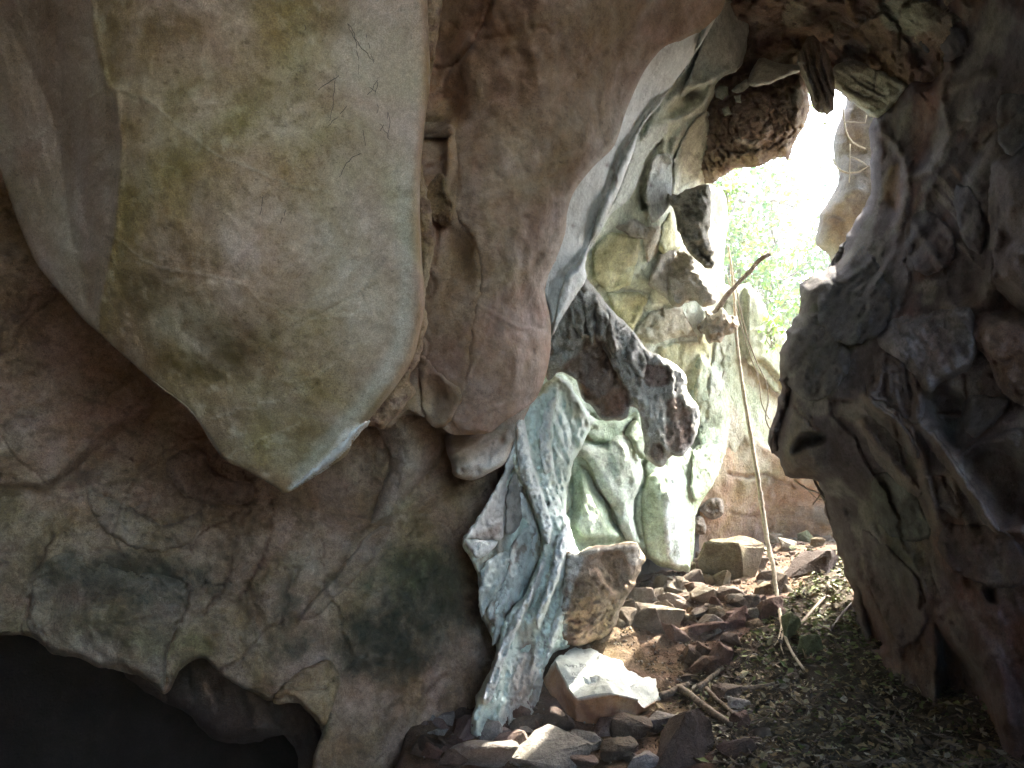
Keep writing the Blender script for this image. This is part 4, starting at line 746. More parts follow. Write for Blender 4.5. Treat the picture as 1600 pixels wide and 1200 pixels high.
F1.tint(REDBR*1.8, .5*F1.blob(864,850,4,9)); F1.up(-.18, F1.blob(*c6([(400,780)])[0], 11, 8,-45)); F1.tint(np.array([.2,.1,.07]), .9*F1.blob(*c6([(405,770)])[0], 11, 8,-45,1.5)); F1.tint(PINK*1.1, .7*F1.blob(*c6([(420,690)])[0], 14, 20,0,1,.5)); F1.up(-.1, F1.blob(853,786,4,4)); F1.tint(DKGREY*.5, .9*F1.blob(853,787,4.2,4,0,2))
F1.tint(np.array([.50,.40,.36]), .8*F1.poly([(800,1020),(845,1000),(846,1075),(838,1150),(770,1150),(785,1080)], 22,.3)); F1.tint(PINK*.8, .8*F1.blob(830,1085,26,46,0,1,.4)); F1.tint(DKGREY, .75*F1.line([(852,940),(848,990),(855,1010)], 3,1.0)*F1.noise(.03,-.1,.2)); F1.tint(OCHRE*.7, .6*F1.blob(772,1050,10,22,20,1,.7)); F1.tint(DKGREY*.8,.7*F1.noise(.035,.25,.45)*F1.blob(855,985,40,60)); F1.tint(REDBR*1.5,.6*F1.noise(.05,.2,.5)*F1.blob(835,930,24,50,20))
F1.c *= np.array([.92,1.0,.94])
fc = F1.build('flowstone_column', M_FLOW, 'white-green ribbed flowstone column running down to the rubble', 'flowstone')

for k_, (q, l) in enumerate((([(884,818),(889,840),(882,880),(870,915),(852,960),(842,985),(838,965),(852,925),(862,890),(868,850)], (.10,.05)), ([(806,660),(818,650),(826,700),(840,750),(854,790),(862,820),(856,850),(848,835),(836,800),(820,760),(808,720)], (.05,.09)), ([(846,872),(856,868),(846,905),(826,950),(806,990),(788,1035),(768,1092),(752,1096),(768,1050),(786,1000),(808,955),(832,915)], (.03,.08)), ([(895,875),(908,880),(898,920),(884,960),(866,1010),(854,1030),(862,980),(878,930)], (.03,.07)), ([(850,640),(868,622),(860,680),(862,730),(850,740),(842,690)], (.03,.06)))):
    sheet(F1, fc, q, l, np.array([.70,.74,.70]), 'flowstone_rib', 120 + k_, mix=.7, jag=2.0, mat=M_FLOW, R=4, roll=.05, rough=.025, edits=lambda r: r.up(.02, r.flute(108, 5, 8, 3, 4)))
# ---- wing facets left of the flowstone
def facet(name, pts, dp, base, label, seed, step=2.3, R=6, roll=.05, fl=None, mat=M_FLOW, edits=None, jag=3.0, lift=.06):
    r = Rock(pts, None, step=step, roll=roll, R=R, thick=.2, base=base, seed=seed, jag=jag, tps=lambda x, y: F0.tps(x, y) - lift)
    r.rough(.035,.18,4).rough(.02,.06,4,5,True); r.tint(base*.55, .6*r.noise(.1,.05,.4)); r.tint(np.minimum(base*1.35,.72), .5*r.noise(.13,.1,.45,4,9))
    if fl: r.up(fl[2], r.flute(fl[0], fl[1], 8, 3, seed))
    if edits: edits(r)
    return r.build(name, mat, label, 'rock')
facet('pale_rock_wing', cF([(520,250),(560,420),(500,470),(470,560),(450,800),(440,900),(400,1020),(180,1010),(130,1000),(200,900),(320,700),(430,500)]), [(800,690,5.3),(790,760,5.25),(735,840,5.05),(780,840,5.2)], np.array([.50,.50,.48]), 'grey triangular rock face with a bright white left edge beside the flowstone', 14,
      edits=lambda r: (r.tint(WHITE, .95*r.line(cF([(520,260),(430,500),(320,690),(200,900),(140,990)]), 6)), r.up(.06, r.line(cF([(520,260),(430,500),(320,690),(200,900),(140,990)]), 6)), r.tint(BROWN*.7, .8*r.poly(cF([(170,1000),(300,900),(430,860),(410,1030)]), 12,.3)), r.crack(cF([(480,560),(455,700),(440,880)]), 1.6, .04, DKGREY, .7)))
facet('grey_rock_leaf', cF([(520,480),(560,560),(610,640),(615,760),(570,880),(520,960),(450,960),(450,760),(470,580)]), [(805,740,5.32),(820,780,5.4),(795,830,5.25)], np.array([.30,.29,.26]), 'dark grey leaf-shaped rock panel between white flowstone ribs', 15)
facet('teal_rock_chip', cF([(120,1010),(180,1000),(300,1020),(390,1040),(330,1100),(240,1170),(180,1120)]), [(725,845,5.0),(770,850,5.1),(745,870,5.0)], WHITE*.9, 'small pale teal rock ledge at the left tip of the flowstone wing', 16)
facet('mottled_rock_rib', [(800,850),(830,820),(845,850),(840,880),(828,905),(812,935),(795,960),(785,990),(770,1010),(772,980),(760,960),(772,930),(790,900)], [(820,850,5.45),(830,890,5.4),(780,980,5.2),(770,950,5.25)], np.array([.50,.55,.50]), 'mottled grey-green slanting rock rib left of the flowstone column', 17, fl=(112,9,.05),
      edits=lambda r: (r.tint(BROWN*.55, .8*r.noise(.09,0,.3)), r.tint(TEAL, .7*r.noise(.12,.1,.4,5,9))))
facet('slanting_rock_panel', [(755,885),(790,862),(800,885),(785,920),(765,950),(752,965),(748,930)], [(760,890,5.2),(795,870,5.3),(755,955,5.15)], np.array([.48,.54,.49]), 'small grey-green slanting rock panel under the teal ledge', 18, fl=(115,10,.04))

facet('pale_rock_rib', [(812,742),(822,760),(834,800),(842,830),(838,860),(826,850),(820,815),(808,790),(806,760)], [(815,750,5.38),(836,820,5.38),(830,850,5.36)], np.array([.66,.71,.66]), 'narrow pale rib beside the dark leaf-shaped panel', 51, fl=(75,6,.04))
facet('teal_rock_rib', [(786,900),(806,880),(818,884),(806,915),(792,945),(778,965),(772,950)], [(800,890,5.28),(812,895,5.3),(780,955,5.18)], np.array([.60,.68,.62]), 'slanting pale teal rib low on the left of the flowstone', 52, fl=(118,6,.04))
# ---- brown block under the flowstone
G = Rock([(885,862),(900,866),(930,853),(965,852),(990,848),(1003,858),(1005,880),(994,905),(985,925),(972,948),(962,975),(948,992),(925,1004),(900,1008),(882,1004),(872,970),(880,920)],
         [(890,870,5.6),(1000,860,6.1),(930,900,5.6),(900,960,5.5),(975,930,5.9),(930,1000,5.8),(890,1000,5.6)], step=2.2, roll=.16, R=10, thick=.5, base=np.array([.31,.22,.145]), seed=19, jag=4)
G.rough(.09,.25,5,1).rough(.02,.06,4,2,True); G.tint(np.array([.52,.47,.38]), .8*G.poly([(885,862),(960,850),(1005,850),(1005,880),(985,885),(970,862),(930,866),(900,880)], 5,.5)); G.up(.1, G.line([(890,866),(960,856),(1000,856)], 5)); G.tint(WHITE*.85, .7*G.poly([(880,870),(915,870),(895,930),(885,1000),(872,960)], 8,.5)); G.up(-.1, G.poly([(930,870),(975,866),(985,900),(965,930),(935,905)], 10)); G.tint(REDBR*1.2, .7*G.noise(.09,0,.4)*sstep(880,920,G.Y)); G.tint(OCHRE*.9,.6*G.blob(945,880,22,14,0,1,.5)); G.up(-.04,G.noise(.03,.15,.4)*sstep(885,910,G.Y))
G.build('brown_undercut_block', M_ROUGH, 'brown pitted rock block under the flowstone with a pale crusty top edge', 'rock')
# ---- ochre mud wall at the far end
MW = Rock([(1060,840),(1080,760),(1100,700),(1130,690),(1160,672),(1190,690),(1230,715),(1290,740),(1400,740),(1400,1000),(1200,960),(1060,930)],
          [(1080,760,8.6),(1100,850,8.8),(1160,680,9.3),(1200,850,9.5),(1300,750,9.5),(1300,860,9.3),(1380,950,8.6),(1200,940,9.5)], step=3, roll=.12, R=8, thick=.6, base=np.array([.29,.185,.10]), seed=20, jag=2.5)
MW.rough(.1,.7,4,1).rough(.02,.15,5,2); up = sstep(780,735,MW.Y+8*fbm(MW.P,.4,3)); MW.tint(np.array([.36,.34,.21]), .85*up); MW.up(.12, up); MW.crack([(1138,740),(1165,745),(1195,742),(1215,752),(1240,760)], 2.5, .08, REDBR*1.3, .7); MW.tint(np.array([.42,.30,.17]), .7*MW.poly([(1128,690),(1150,700),(1150,735),(1130,738)], 8,.4)); MW.tint(WHITE*.8, .5*MW.line([(1205,750),(1208,775)], 4,.5)); MW.tint(np.array([.33,.205,.10]), .5*MW.noise(.5,-.1,.4)); MW.tint(DKGREY, .8*MW.blob(1275,805,30,18,0,1,.6)); MW.crack([(1140,800),(1165,808),(1180,806)], 2.5,.03,REDBR*1.5,.5)
MW.build('mud_wall', M_WALL, 'ochre mud-stained rock wall at the far end above the rubble', 'rock wall')
# two crusty lumps on the mud wall
for nm, pts, d, lab in (('crusty_rock_lump', [(1092,790),(1105,780),(1125,778),(1132,790),(1128,806),(1112,812),(1100,806),(1090,800)], 8.6, 'larger dark crusty lump sticking to the ochre mud wall'), ('crusty_rock_lump', [(1083,812),(1095,806),(1103,818),(1102,834),(1090,835),(1080,826)], 8.4, 'smaller crusty lump just below the larger one on the mud wall')):
    r = Rock(pts, [(pts[0][0],pts[0][1],d),(pts[2][0],pts[2][1],d),(pts[4][0],pts[4][1],d),(pts[5][0],pts[5][1],d)], step=1.6, roll=.25, R=9, thick=.25, base=np.array([.22,.18,.13]), seed=21, jag=2, jscale=6); r.rough(.06,.1,4,1,True); r.build(nm, M_ROUGH, lab, 'rock')

# ---- ceiling over the mouth
H0 = Rock([(1090,-190),(1760,-190),(1760,260),(1500,300),(1380,190),(1362,184),(1340,166),(1310,143),(1290,120),(1262,148),(1240,140),(1200,132),(1170,140),(1130,150),(1112,120),(1120,60)],
          [(1100,-170,5.2),(1400,-170,4.4),(1740,-170,3.8),(1740,200,4.4),(1130,100,6.7),(1250,120,6.9),(1340,150,6.6),(1250,0,5.9),(1400,100,5.9),(1500,250,5.4),(1450,0,5.2)], step=3.4, roll=.3, R=18, thick=.7, base=np.array([.25,.175,.12]), seed=22, jag=4, jscale=16)
H0.rough(.16,.6,4,1).rough(.06,.18,5,2,True); H0.tint(REDBR*1.2, .6*H0.noise(.35,-.1,.4)); H0.tint(np.array([.36,.34,.24]), .7*H0.noise(.4,.15,.5,5,7)); H0.tint(np.array([.33,.34,.25]), .8*H0.poly([(1372,0),(1460,-10),(1470,30),(1440,60),(1390,55),(1370,30)], 12,.3)); H0.up(.12, H0.line([(1325,0),(1335,40),(1350,70),(1360,100)], 7)); H0.tint(OCHRE*.9,.6*H0.line([(1325,0),(1335,40),(1350,70),(1360,100)], 6,.4)); H0.up(-.25, H0.blob(1340,78,26,20)); H0.up(-.2, H0.blob(1440,85,32,22)); H0.tint(REDBR*.7,.7*H0.blob(1435,85,30,22)); H0.up(-.2, H0.blob(1165,70,14,30)); H0.cells(.28,.06,.07,.4,4,tiltamp=.14,m=(H0.Y<150)*1.0); H0.tint(DKGREY*.8,.8*H0.blob(1500,30,60,26,0,1,.5))
H0.build('cave_ceiling', M_ROUGH, 'dark red-brown rough rock ceiling above the cave mouth', 'rock ceiling')

def small(name, pts, dp, base, label, seed, mat=M_ROUGH, step=2.2, R=10, roll=.15, thick=.3, edits=None, jag=1.8, cat='rock', smooth=True):
    r = Rock(pts, dp, step=step, roll=roll, R=R, thick=thick, base=base, seed=seed, jag=jag, jscale=8, smooth=smooth)
    if edits: edits(r)
    return r.build(name, mat, label, cat)
# brown conglomerate mass hanging over the opening
def e1(r):
    r.rough(.08,.25,5,1).rough(.05,.07,4,2,True); r.tint(np.array([.33,.26,.16]), .7*r.noise(.15,-.1,.3)); r.tint(REDBR*1.1, .8*r.blob(1135,150,26,26,0,1,.6)); r.tint(np.array([.4,.34,.22]), .6*r.blob(1225,175,36,24,-30,1,.6)); r.cells(.13,.05,.12,.45,3,tiltamp=.08)
    r.up(.06, r.blob(1245,150,10,16,20)); r.tint(np.array([.36,.38,.28]), .8*r.blob(1245,150,9,14,20,2)); r.up(.08, r.line([(1152,218),(1170,225),(1182,224)], 5)); r.tint(np.array([.5,.46,.38]), .7*r.line([(1152,218),(1170,225),(1182,224)], 4))
small('hanging_brown_rock', [(1075,110),(1078,180),(1080,225),(1085,268),(1105,287),(1127,278),(1150,263),(1187,260),(1210,247),(1224,244),(1230,252),(1236,240),(1240,225),(1252,205),(1266,170),(1262,146),(1250,110),(1180,90)],
      [(1085,140,7.1),(1085,260,7.3),(1180,180,6.5),(1250,150,6.7),(1230,235,6.9),(1150,250,6.8),(1180,100,6.8)], np.array([.25,.185,.125]), 'brown conglomerate rock mass hanging over the upper left of the opening', 23, roll=.4, R=22, thick=.6, edits=e1, jag=3)
small('pale_rock_fin', [(1174,134),(1168,128),(1180,100),(1192,90),(1215,98),(1250,103),(1250,112),(1232,118),(1210,128),(1190,134)], [(1175,130,6.3),(1250,108,6.3),(1190,95,6.35),(1210,126,6.25)], np.array([.44,.45,.36]), 'pale grey rock fin with a bright lower edge under the ceiling', 24, mat=M_WALL, edits=lambda r: (r.rough(.03,.2,4), r.up(.05, r.line([(1174,134),(1210,127),(1250,112)], 5)), r.tint(WHITE, .7*r.line([(1174,134),(1210,127),(1250,112)], 4))))
small('pale_rock_fin', [(1143,142),(1150,134),(1168,122),(1172,132),(1162,142),(1152,146)], [(1145,140,6.4),(1168,125,6.4),(1160,142,6.4)], np.array([.46,.47,.38]), 'tiny pale rock fin left of the larger pale fin under the ceiling', 25, mat=M_WALL, R=5, roll=.06, thick=.1)
for k, p in enumerate(([(1117,140),(1125,133),(1138,136),(1138,148),(1128,156),(1118,152)], [(1128,170),(1140,166),(1143,178),(1132,182)], [(1146,150),(1157,148),(1158,162),(1150,160)])):
    small('pale_rock_chip', p, [(p[0][0],p[0][1],6.3),(p[1][0],p[1][1],6.3),(p[2][0],p[2][1],6.3)], np.array([.30,.31,.23]), ['largest of the pale rounded stone chips set in the hanging brown rock','lowest pale stone chip set in the hanging brown rock','small pale stone chip nearest the tiny fin on the hanging brown rock'][k], 26+k, mat=M_WALL, R=3.5, roll=.05, thick=.1, jag=2.0, step=1.6, smooth=False)
# fluted stalactite
small('fluted_stalactite', [(1247,96),(1255,70),(1270,55),(1292,80),(1300,105),(1304,130),(1304,160),(1302,172),(1296,176),(1292,181),(1286,175),(1278,177),(1270,166),(1262,140),(1256,125)], [(1255,90,6.0),(1290,90,6.0),(1270,140,5.95),(1300,140,6.05),(1290,175,6.0)], np.array([.32,.28,.21]), 'fluted grey-brown stalactite pointing down into the top of the opening', 29, roll=.2, R=13, thick=.3, step=1.6,
      edits=lambda r: (r.rough(.02,.08,4), r.up(.05, np.sin(((r.X-1250)-(r.Y-90)*.28)/11*2*pi + 2.5*fbm(r.P,.25,3,4))*sstep(172,150,r.Y)), r.rough(.05,.12,4,7,True), r.up(.03, r.flute(72,5,7)), r.tint(np.array([.42,.38,.29]), .5*r.noise(.1,0,.4))))
# pale sheet right of the stalactite
small('pale_rock_sheet', [(1297,128),(1300,108),(1320,95),(1352,98),(1400,120),(1420,134),(1400,160),(1380,180),(1364,184),(1340,166),(1312,143)], [(1300,120,6.3),(1345,100,6.2),(1410,135,5.9),(1364,180,6.2),(1330,150,6.35)], np.array([.40,.39,.30]), 'pale cracked rock sheet between the stalactite and the dark wall beside the opening', 30, mat=M_WALL, roll=.12, thick=.3,
      edits=lambda r: (r.rough(.03,.2,4), r.up(.02, r.flute(28,7,8)), [r.crack(q, 1.8, .04, DKGREY, .8) for q in ([(1330,120),(1345,130),(1362,140),(1385,150)], [(1370,105),(1368,125),(1362,150)], [(1320,135),(1350,150),(1370,158)])]))
# sunlit pillar in the mouth
small('mouth_pillar', [(1330,130),(1322,160),(1312,190),(1304,212),(1302,240),(1311,276),(1300,305),(1282,332),(1278,355),(1273,378),(1285,390),(1296,398),(1300,420),(1330,450),(1420,450),(1420,130)], [(1320,170,8.4),(1305,230,8.5),(1290,350,8.3),(1340,300,8.1),(1400,200,8.3),(1400,400,8.2)], np.array([.25,.225,.16]), 'ochre-grey rock pillar standing in the mouth, trailing thin vines', 31, mat=M_WALL, R=30, roll=.5, thick=.8, step=2.6,
      edits=lambda r: (r.rough(.12,.5,4), r.rough(.03,.12,4,3), r.tint(OCHRE*.7, .8*r.blob(1315,350,30,30,0,1,.5)), r.tint(OCHRE*.65, .6*r.blob(1330,200,20,40,0,1,.5)), r.tint(DKGREY*1.2, .6*r.blob(1330,290,30,34,0,1,.4)), r.tint(DKGREY*1.4,.6*r.blob(1282,365,12,20,0,1,.5)), r.crack([(1290,340),(1305,338),(1320,345)],2,.04,DKGREY,.6)))

# ---- big dark wall on the right
c9 = lambda p: cr(1260,0,2.857,p); c10 = lambda p: cr(1200,400,2.607,p); c11 = lambda p: cr(1100,400,3,p); c12 = lambda p: cr(1050,750,2.667,p)
K = Rock([(1440,-190),(1780,-190),(1800,1350),(1400,1350),(1378,1150),(1362,1060),(1345,1000),(1332,930),(1314,872),(1302,830),(1290,800),(1285,760),(1273,748),(1243,748),(1224,738),(1217,712),(1207,704),(1202,678),(1212,648),(1221,603),(1217,567),(1227,533),(1233,510),(1252,484),(1247,450),(1270,432),(1293,417),(1312,402),(1330,350),(1357,315),(1361,262),(1358,205),(1366,186),(1384,168),(1420,130),(1470,90)],
         [(1440,-170,4.9),(1780,-170,3.4),(1780,300,3.3),(1780,700,3.2),(1780,1200,3.0),(1420,1300,4.2),(1360,1050,5.3),(1330,920,5.8),(1290,800,6.0),(1240,740,5.8),(1205,690,5.9),(1220,560,6.0),(1250,470,6.1),(1330,360,6.2),(1362,200,6.2),(1450,100,5.4),(1300,600,5.3),(1400,400,5.2),(1500,300,4.6),(1500,600,4.3),(1400,800,4.9),(1500,950,4.3),(1600,500,4.0),(1600,900,3.8),(1460,1100,4.6)],
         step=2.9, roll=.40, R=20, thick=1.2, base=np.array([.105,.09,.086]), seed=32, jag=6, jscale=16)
K.rough(.16,.8,4,1).rough(.035,.24,4,2).rough(.008,.07,4,3,True)
fl = sstep(820,500,K.Y); K.up(.012, K.flute(56,40,5,2,21)*fl); K.up(.010, K.flute(62,8,7,3,22)*fl*K.noise(.5,.1,.5,3,9)); K.up(.03, K.flute(66,40,6,2,23)*(1-fl)); K.cells(.6,.03,.02,.4,6,tiltamp=.12,m=K.noise(.9,-.2,.3,2,17))
K.tint(REDBR*1.5, .65*K.noise(.5,-.05,.4,5,6)*sstep(1330,1450,K.X)); K.tint(np.array([.31,.30,.25]), .6*K.noise(.4,.05,.4,5,12))
dk = K.poly([(1250,440),(1300,415),(1335,350),(1360,320),(1400,400),(1420,480),(1360,560),(1290,640),(1225,600),(1215,560)], 40, .2); K.tint(DKGREY*.85, .85*dk); K.rough(.06,.14,5,9,True,m=dk); K.tint(MOSS*.5,.5*dk*K.noise(.15,0,.3))
ribs = [(c9([(650,300),(610,370),(602,430),(620,520),(640,590),(600,680),(565,745),(490,785),(450,800),(442,880),(430,960),(405,1010)]), 7, .08), (c9([(640,590),(700,545),(750,510)]), 5, .05), (c9([(330,580),(400,650),(440,740),(450,800)]), 6, .06), (c9([(830,330),(700,370),(620,400)]), 8, .06), (c9([(480,1000),(540,1100),(600,1180)]), 7, .08)]
for q, w, a in ribs: K.up(a, K.line(q, w)); K.tint(np.array([0.238,0.209,0.169]), .75*K.line(q, w*.9, .3))
K.up(-.10, K.poly(c9([(480,450),(600,400),(620,520),(630,580),(590,660),(540,730),(470,760),(440,700),(400,620),(440,520)]), 30)); K.tint(np.array([.22,.14,.10]), .7*K.poly(c9([(480,450),(600,400),(620,520),(590,660),(540,730),(470,760),(440,640)]), 20,.3)); K.tint(np.array([.17,.165,.13]), .7*K.poly(c9([(320,480),(470,410),(490,520),(450,640),(400,630),(330,560)]), 16,.3))
K.up(-.08, K.poly(c9([(360,760),(420,720),(430,900),(400,960),(340,880)]), 16)); K.tint(OCHRE*.75, .6*K.poly(c9([(350,760),(420,720),(430,900),(400,960),(330,880)]), 10,.3))
reg = K.poly(c9([(480,820),(700,640),(800,780),(830,1000),(820,1250),(560,1250),(480,1050)]), 40); K.up(.03, reg*K.flute(52, 10, 8, 4, 3)); K.tint(np.array([0.317,0.288,0.252]), .7*reg*sstep(.1,.6,K.flute(52, 10, 8, 4, 3))); K.tint(REDBR*1.5, .6*reg*sstep(.1,.6,-K.flute(52,18,6,3,8)))
pil = c9([(830,740),(900,680),(1100,640),(1100,1400),(860,1300),(830,1150),(815,950)]); K.up(.25, K.poly(pil, 40)); K.tint(np.array([0.259,0.202,0.155]), .85*K.poly(pil, 14)); K.up(-.15, K.blob(1580,375,22,30)); K.tint(DKGREY,.7*K.blob(1580,372,18,26,0,1,.5))
K.up(.10, K.line(c9([(820,1250),(840,1100),(860,1050)]), 8)); K.tint(np.array([0.288,0.259,0.216]), .6*K.line(c10([(1000,-20),(930,80),(870,180),(740,200)]), 16,.3)); K.up(.12, K.line(c10([(990,-20),(930,80),(870,180),(800,210),(740,200)]), 16))
# middle: furry calcite patch and fans
fur = c10([(440,340),(520,250),(640,225),(830,215),(840,430),(700,520),(640,560),(560,450),(470,380)]); K.up(.10, K.poly(fur, 16, wob=6)); K.tint(np.array([0.288,0.274,0.245]), .75*K.poly(fur, 10,.4,.06,wob=6)); K.up(.03, K.poly(fur,16)*K.flute(62,5,8,3,6)); K.tint(REDBR*1.7, .7*K.poly(c10([(620,300),(740,280),(760,420),(700,470),(630,380)]), 12,.5,.06))
fan = c10([(400,560),(440,430),(480,390),(580,460),(640,560),(620,680),(560,660),(480,600)]); K.up(.09, K.poly(fan,12)*K.flute(76,9,7,3,9)); K.tint(np.array([0.238,0.180,0.130]), .7*K.poly(fan,12))
orange = c10([(850,240),(950,220),(1060,240),(1100,600),(960,560),(900,430),(840,350)]); K.up(.12, K.poly(orange, 20)); K.tint(np.array([0.274,0.187,0.130]), .8*K.poly(orange, 14,.2)); K.crack(c10([(860,250),(870,350),(930,430),(1000,410)]), 3,.05,REDBR,.6); K.crack(c10([(930,430),(960,500),(1040,560)]), 3,.05,REDBR,.6)
# diagonal slats going down right
diag = [(c10([(400,565),(470,620),(560,690),(610,790),(640,900),(690,1080)]), 9, .14), (c10([(380,680),(450,770),(540,880),(620,950)]), 9, .12), (c10([(620,690),(700,760),(780,880),(850,980),(930,1110),(1030,1120)]), 10, .14), (c10([(640,900),(740,900),(780,1050)]), 7, .08)]
for q, w, a in diag: K.up(a, K.line(q, w)); K.tint(np.array([0.274,0.216,0.158]), .7*K.line(q, w,.3))
K.tint(np.array([0.173,0.180,0.137]), .75*K.poly(c10([(400,600),(470,640),(560,720),(600,800),(590,900),(520,820),(430,700)]), 10,.3)); K.tint(np.array([0.166,0.173,0.130]), .7*K.poly(c10([(400,900),(560,900),(640,1000),(680,1150),(420,1150),(380,1000)]), 20,.3)); K.up(-.2, K.poly(c10([(620,580),(700,520),(820,560),(830,650),(780,800),(680,700)]), 20)); K.tint(DKGREY*.9,.7*K.poly(c10([(620,580),(700,520),(820,560),(830,650),(780,800),(680,700)]), 14)); K.up(-.15, K.poly(c10([(780,820),(900,740),(1050,800),(1060,1080),(940,1090),(860,960)]), 24)); K.tint(DKGREY,.7*K.poly(c10([(780,820),(900,740),(1050,800),(1060,1080),(940,1090),(860,960)]), 24))
for q in (c10([(800,480),(810,620),(800,640),(690,640)]), c10([(990,600),(920,680),(860,740),(780,800)]), c10([(520,640),(540,780),(560,850)]), c10([(430,500),(400,560)]), c10([(480,430),(475,560)]), c10([(650,820),(670,900),(700,1000)]), c10([(720,900),(760,1000),(790,1060)])): K.crack(q, 3, .06, REDBR*.7, .75)
# smooth nose with the round hollow
nose = c11([(410,640),(480,700),(560,830),(590,900),(560,1000),(520,1040),(430,1040),(370,1010),(350,930),(380,780)]); K.up(.10, K.poly(nose, 26)); K.tint(np.array([0.216,0.187,0.130]), .8*K.poly(nose, 16,.2)); K.up(-.5, K.poly(c11([(400,910),(430,850),(490,815),(560,820),(585,850),(560,890),(500,910),(420,940)]), 12, wob=2)); K.tint(np.array([.10,.075,.055]), .85*K.poly(c11([(400,910),(430,850),(490,815),(560,820),(585,850),(560,890),(500,910),(420,940)]), 10)); K.tint(np.array([.17,.13,.10]), .7*K.poly(c11([(380,940),(560,930),(530,1035),(430,1040),(370,1000)]), 8,.3)); K.tint(DKGREY*.6, .9*K.poly(c11([(395,560),(412,600),(400,700),(370,780),(345,880),(330,910),(318,900),(340,800),(370,720),(390,640)]), 5)); K.up(-.3, K.line(c11([(400,570),(405,650),(375,750),(345,850),(335,900)]), 6)); K.crack(c11([(420,705),(480,770),(540,820)]), 2,.05,REDBR,.6)
# lower dark folds
for q, w, a in ((c12([(780,210),(870,260),(960,330),(1040,430),(1090,560),(1200,690),(1330,800),(1400,1000)]), 20, .2), (c12([(700,150),(760,330),(830,520),(930,700)]), 14, .14), (c12([(1180,520),(1240,600),(1330,720)]), 14, .1)): K.up(a, K.line(q, w))
for p in (c12([(740,420),(800,420),(870,560),(920,700),(830,720),(760,600)]), c12([(1090,590),(1180,660),(1290,790),(1370,980),(1380,1200),(1100,1200),(1100,800)]), c12([(1290,450),(1350,430),(1370,520),(1310,520)]), c12([(1030,470),(1070,500),(1060,560),(1020,540)])): K.up(-.4, K.poly(p, 20)); K.tint(REDBR*.6,.5*K.poly(p, 20))
K.tint(REDBR*1.1, .5*sstep(830,950,K.Y)); K.up(.03, K.flute(72,26,8,2,12)*sstep(830,900,K.Y)); K.tint(MOSS*.6,.4*K.blob(1420,860,50,70,0,1,.6))
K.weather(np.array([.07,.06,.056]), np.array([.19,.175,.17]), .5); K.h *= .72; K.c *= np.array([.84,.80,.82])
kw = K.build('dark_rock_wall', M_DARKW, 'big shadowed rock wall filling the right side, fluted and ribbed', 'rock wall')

KG = np.array([0.095,0.086,0.091])
for k_, (q, l, c, mx_) in enumerate((
  (fur, (.02,.12), np.array([0.168,0.161,0.169]), .5), (orange, (.02,.12), np.array([0.152,0.109,0.091]), .6), (pil, (.05,.15), np.array([0.147,0.121,0.110]), .6), (fan, (.03,.10), KG, .4),
  (c10([(400,560),(470,615),(560,690),(610,790),(600,830),(540,770),(450,680),(395,620)]), (.05,.08), np.array([0.152,0.127,0.110]), .6),
  (c10([(380,680),(450,740),(540,850),(620,940),(610,985),(520,920),(420,800)]), (.05,.08), np.array([0.152,0.121,0.104]), .6),
  (c10([(620,690),(700,740),(790,870),(860,970),(945,1110),(900,1115),(820,1000),(740,880),(650,770)]), (.05,.10), np.array([0.152,0.124,0.110]), .6),
  (c10([(640,900),(700,890),(760,960),(790,1060),(730,1050),(680,980)]), (.03,.08), np.array([0.147,0.115,0.096]), .6),
  ([(1290,432),(1330,372),(1378,420),(1390,500),(1330,540),(1280,500)], (.03,.12), np.array([0.073,0.075,0.085]), .5), ([(1236,520),(1290,510),(1330,560),(1284,624),(1232,600)], (.03,.12), np.array([0.079,0.075,0.077]), .5),
  (c9([(860,440),(960,420),(1010,560),(940,690),(860,640)]), (.03,.15), np.array([0.106,0.104,0.091]), .5), (c9([(500,170),(620,100),(730,180),(650,270),(560,250)]), (.03,.15), KG*.8, .5), (c9([(440,1010),(520,930),(640,1010),(660,1150),(540,1230),(450,1150)]), (.02,.10), KG*1.1, .4), (c9([(660,820),(760,870),(800,1000),(780,1130),(690,1050)]), (.02,.10), KG, .4),
  (c10([(820,560),(980,590),(920,680),(840,740),(790,660)]), (.02,.10), np.array([0.083,0.086,0.091]), .5), (c10([(900,740),(1060,700),(1070,840),(960,800)]), (.02,.10), KG*.8, .5), (c10([(430,900),(540,890),(620,1000),(660,1140),(520,1150),(440,1060)]), (.02,.10), np.array([0.101,0.109,0.096]), .5), (c12([(790,210),(880,260),(960,340),(1030,440),(1060,600),(960,700),(880,560),(810,400)]), (.03,.15), np.array([0.095,0.075,0.071]), .5), (c12([(1120,200),(1230,180),(1420,230),(1480,420),(1300,440),(1130,330)]), (.03,.18), np.array([0.083,0.063,0.059]), .5))):
    sheet(K, kw, q, (l[0] * .6, l[1] * .6), c, 'rock_facet', 130 + k_, mix=mx_, jag=4, mat=M_DARKW, R=7, roll=.05, rough=.03, dark=np.array([0.051,0.045,0.045]), ang=(90, 130, 60)[k_ % 3])
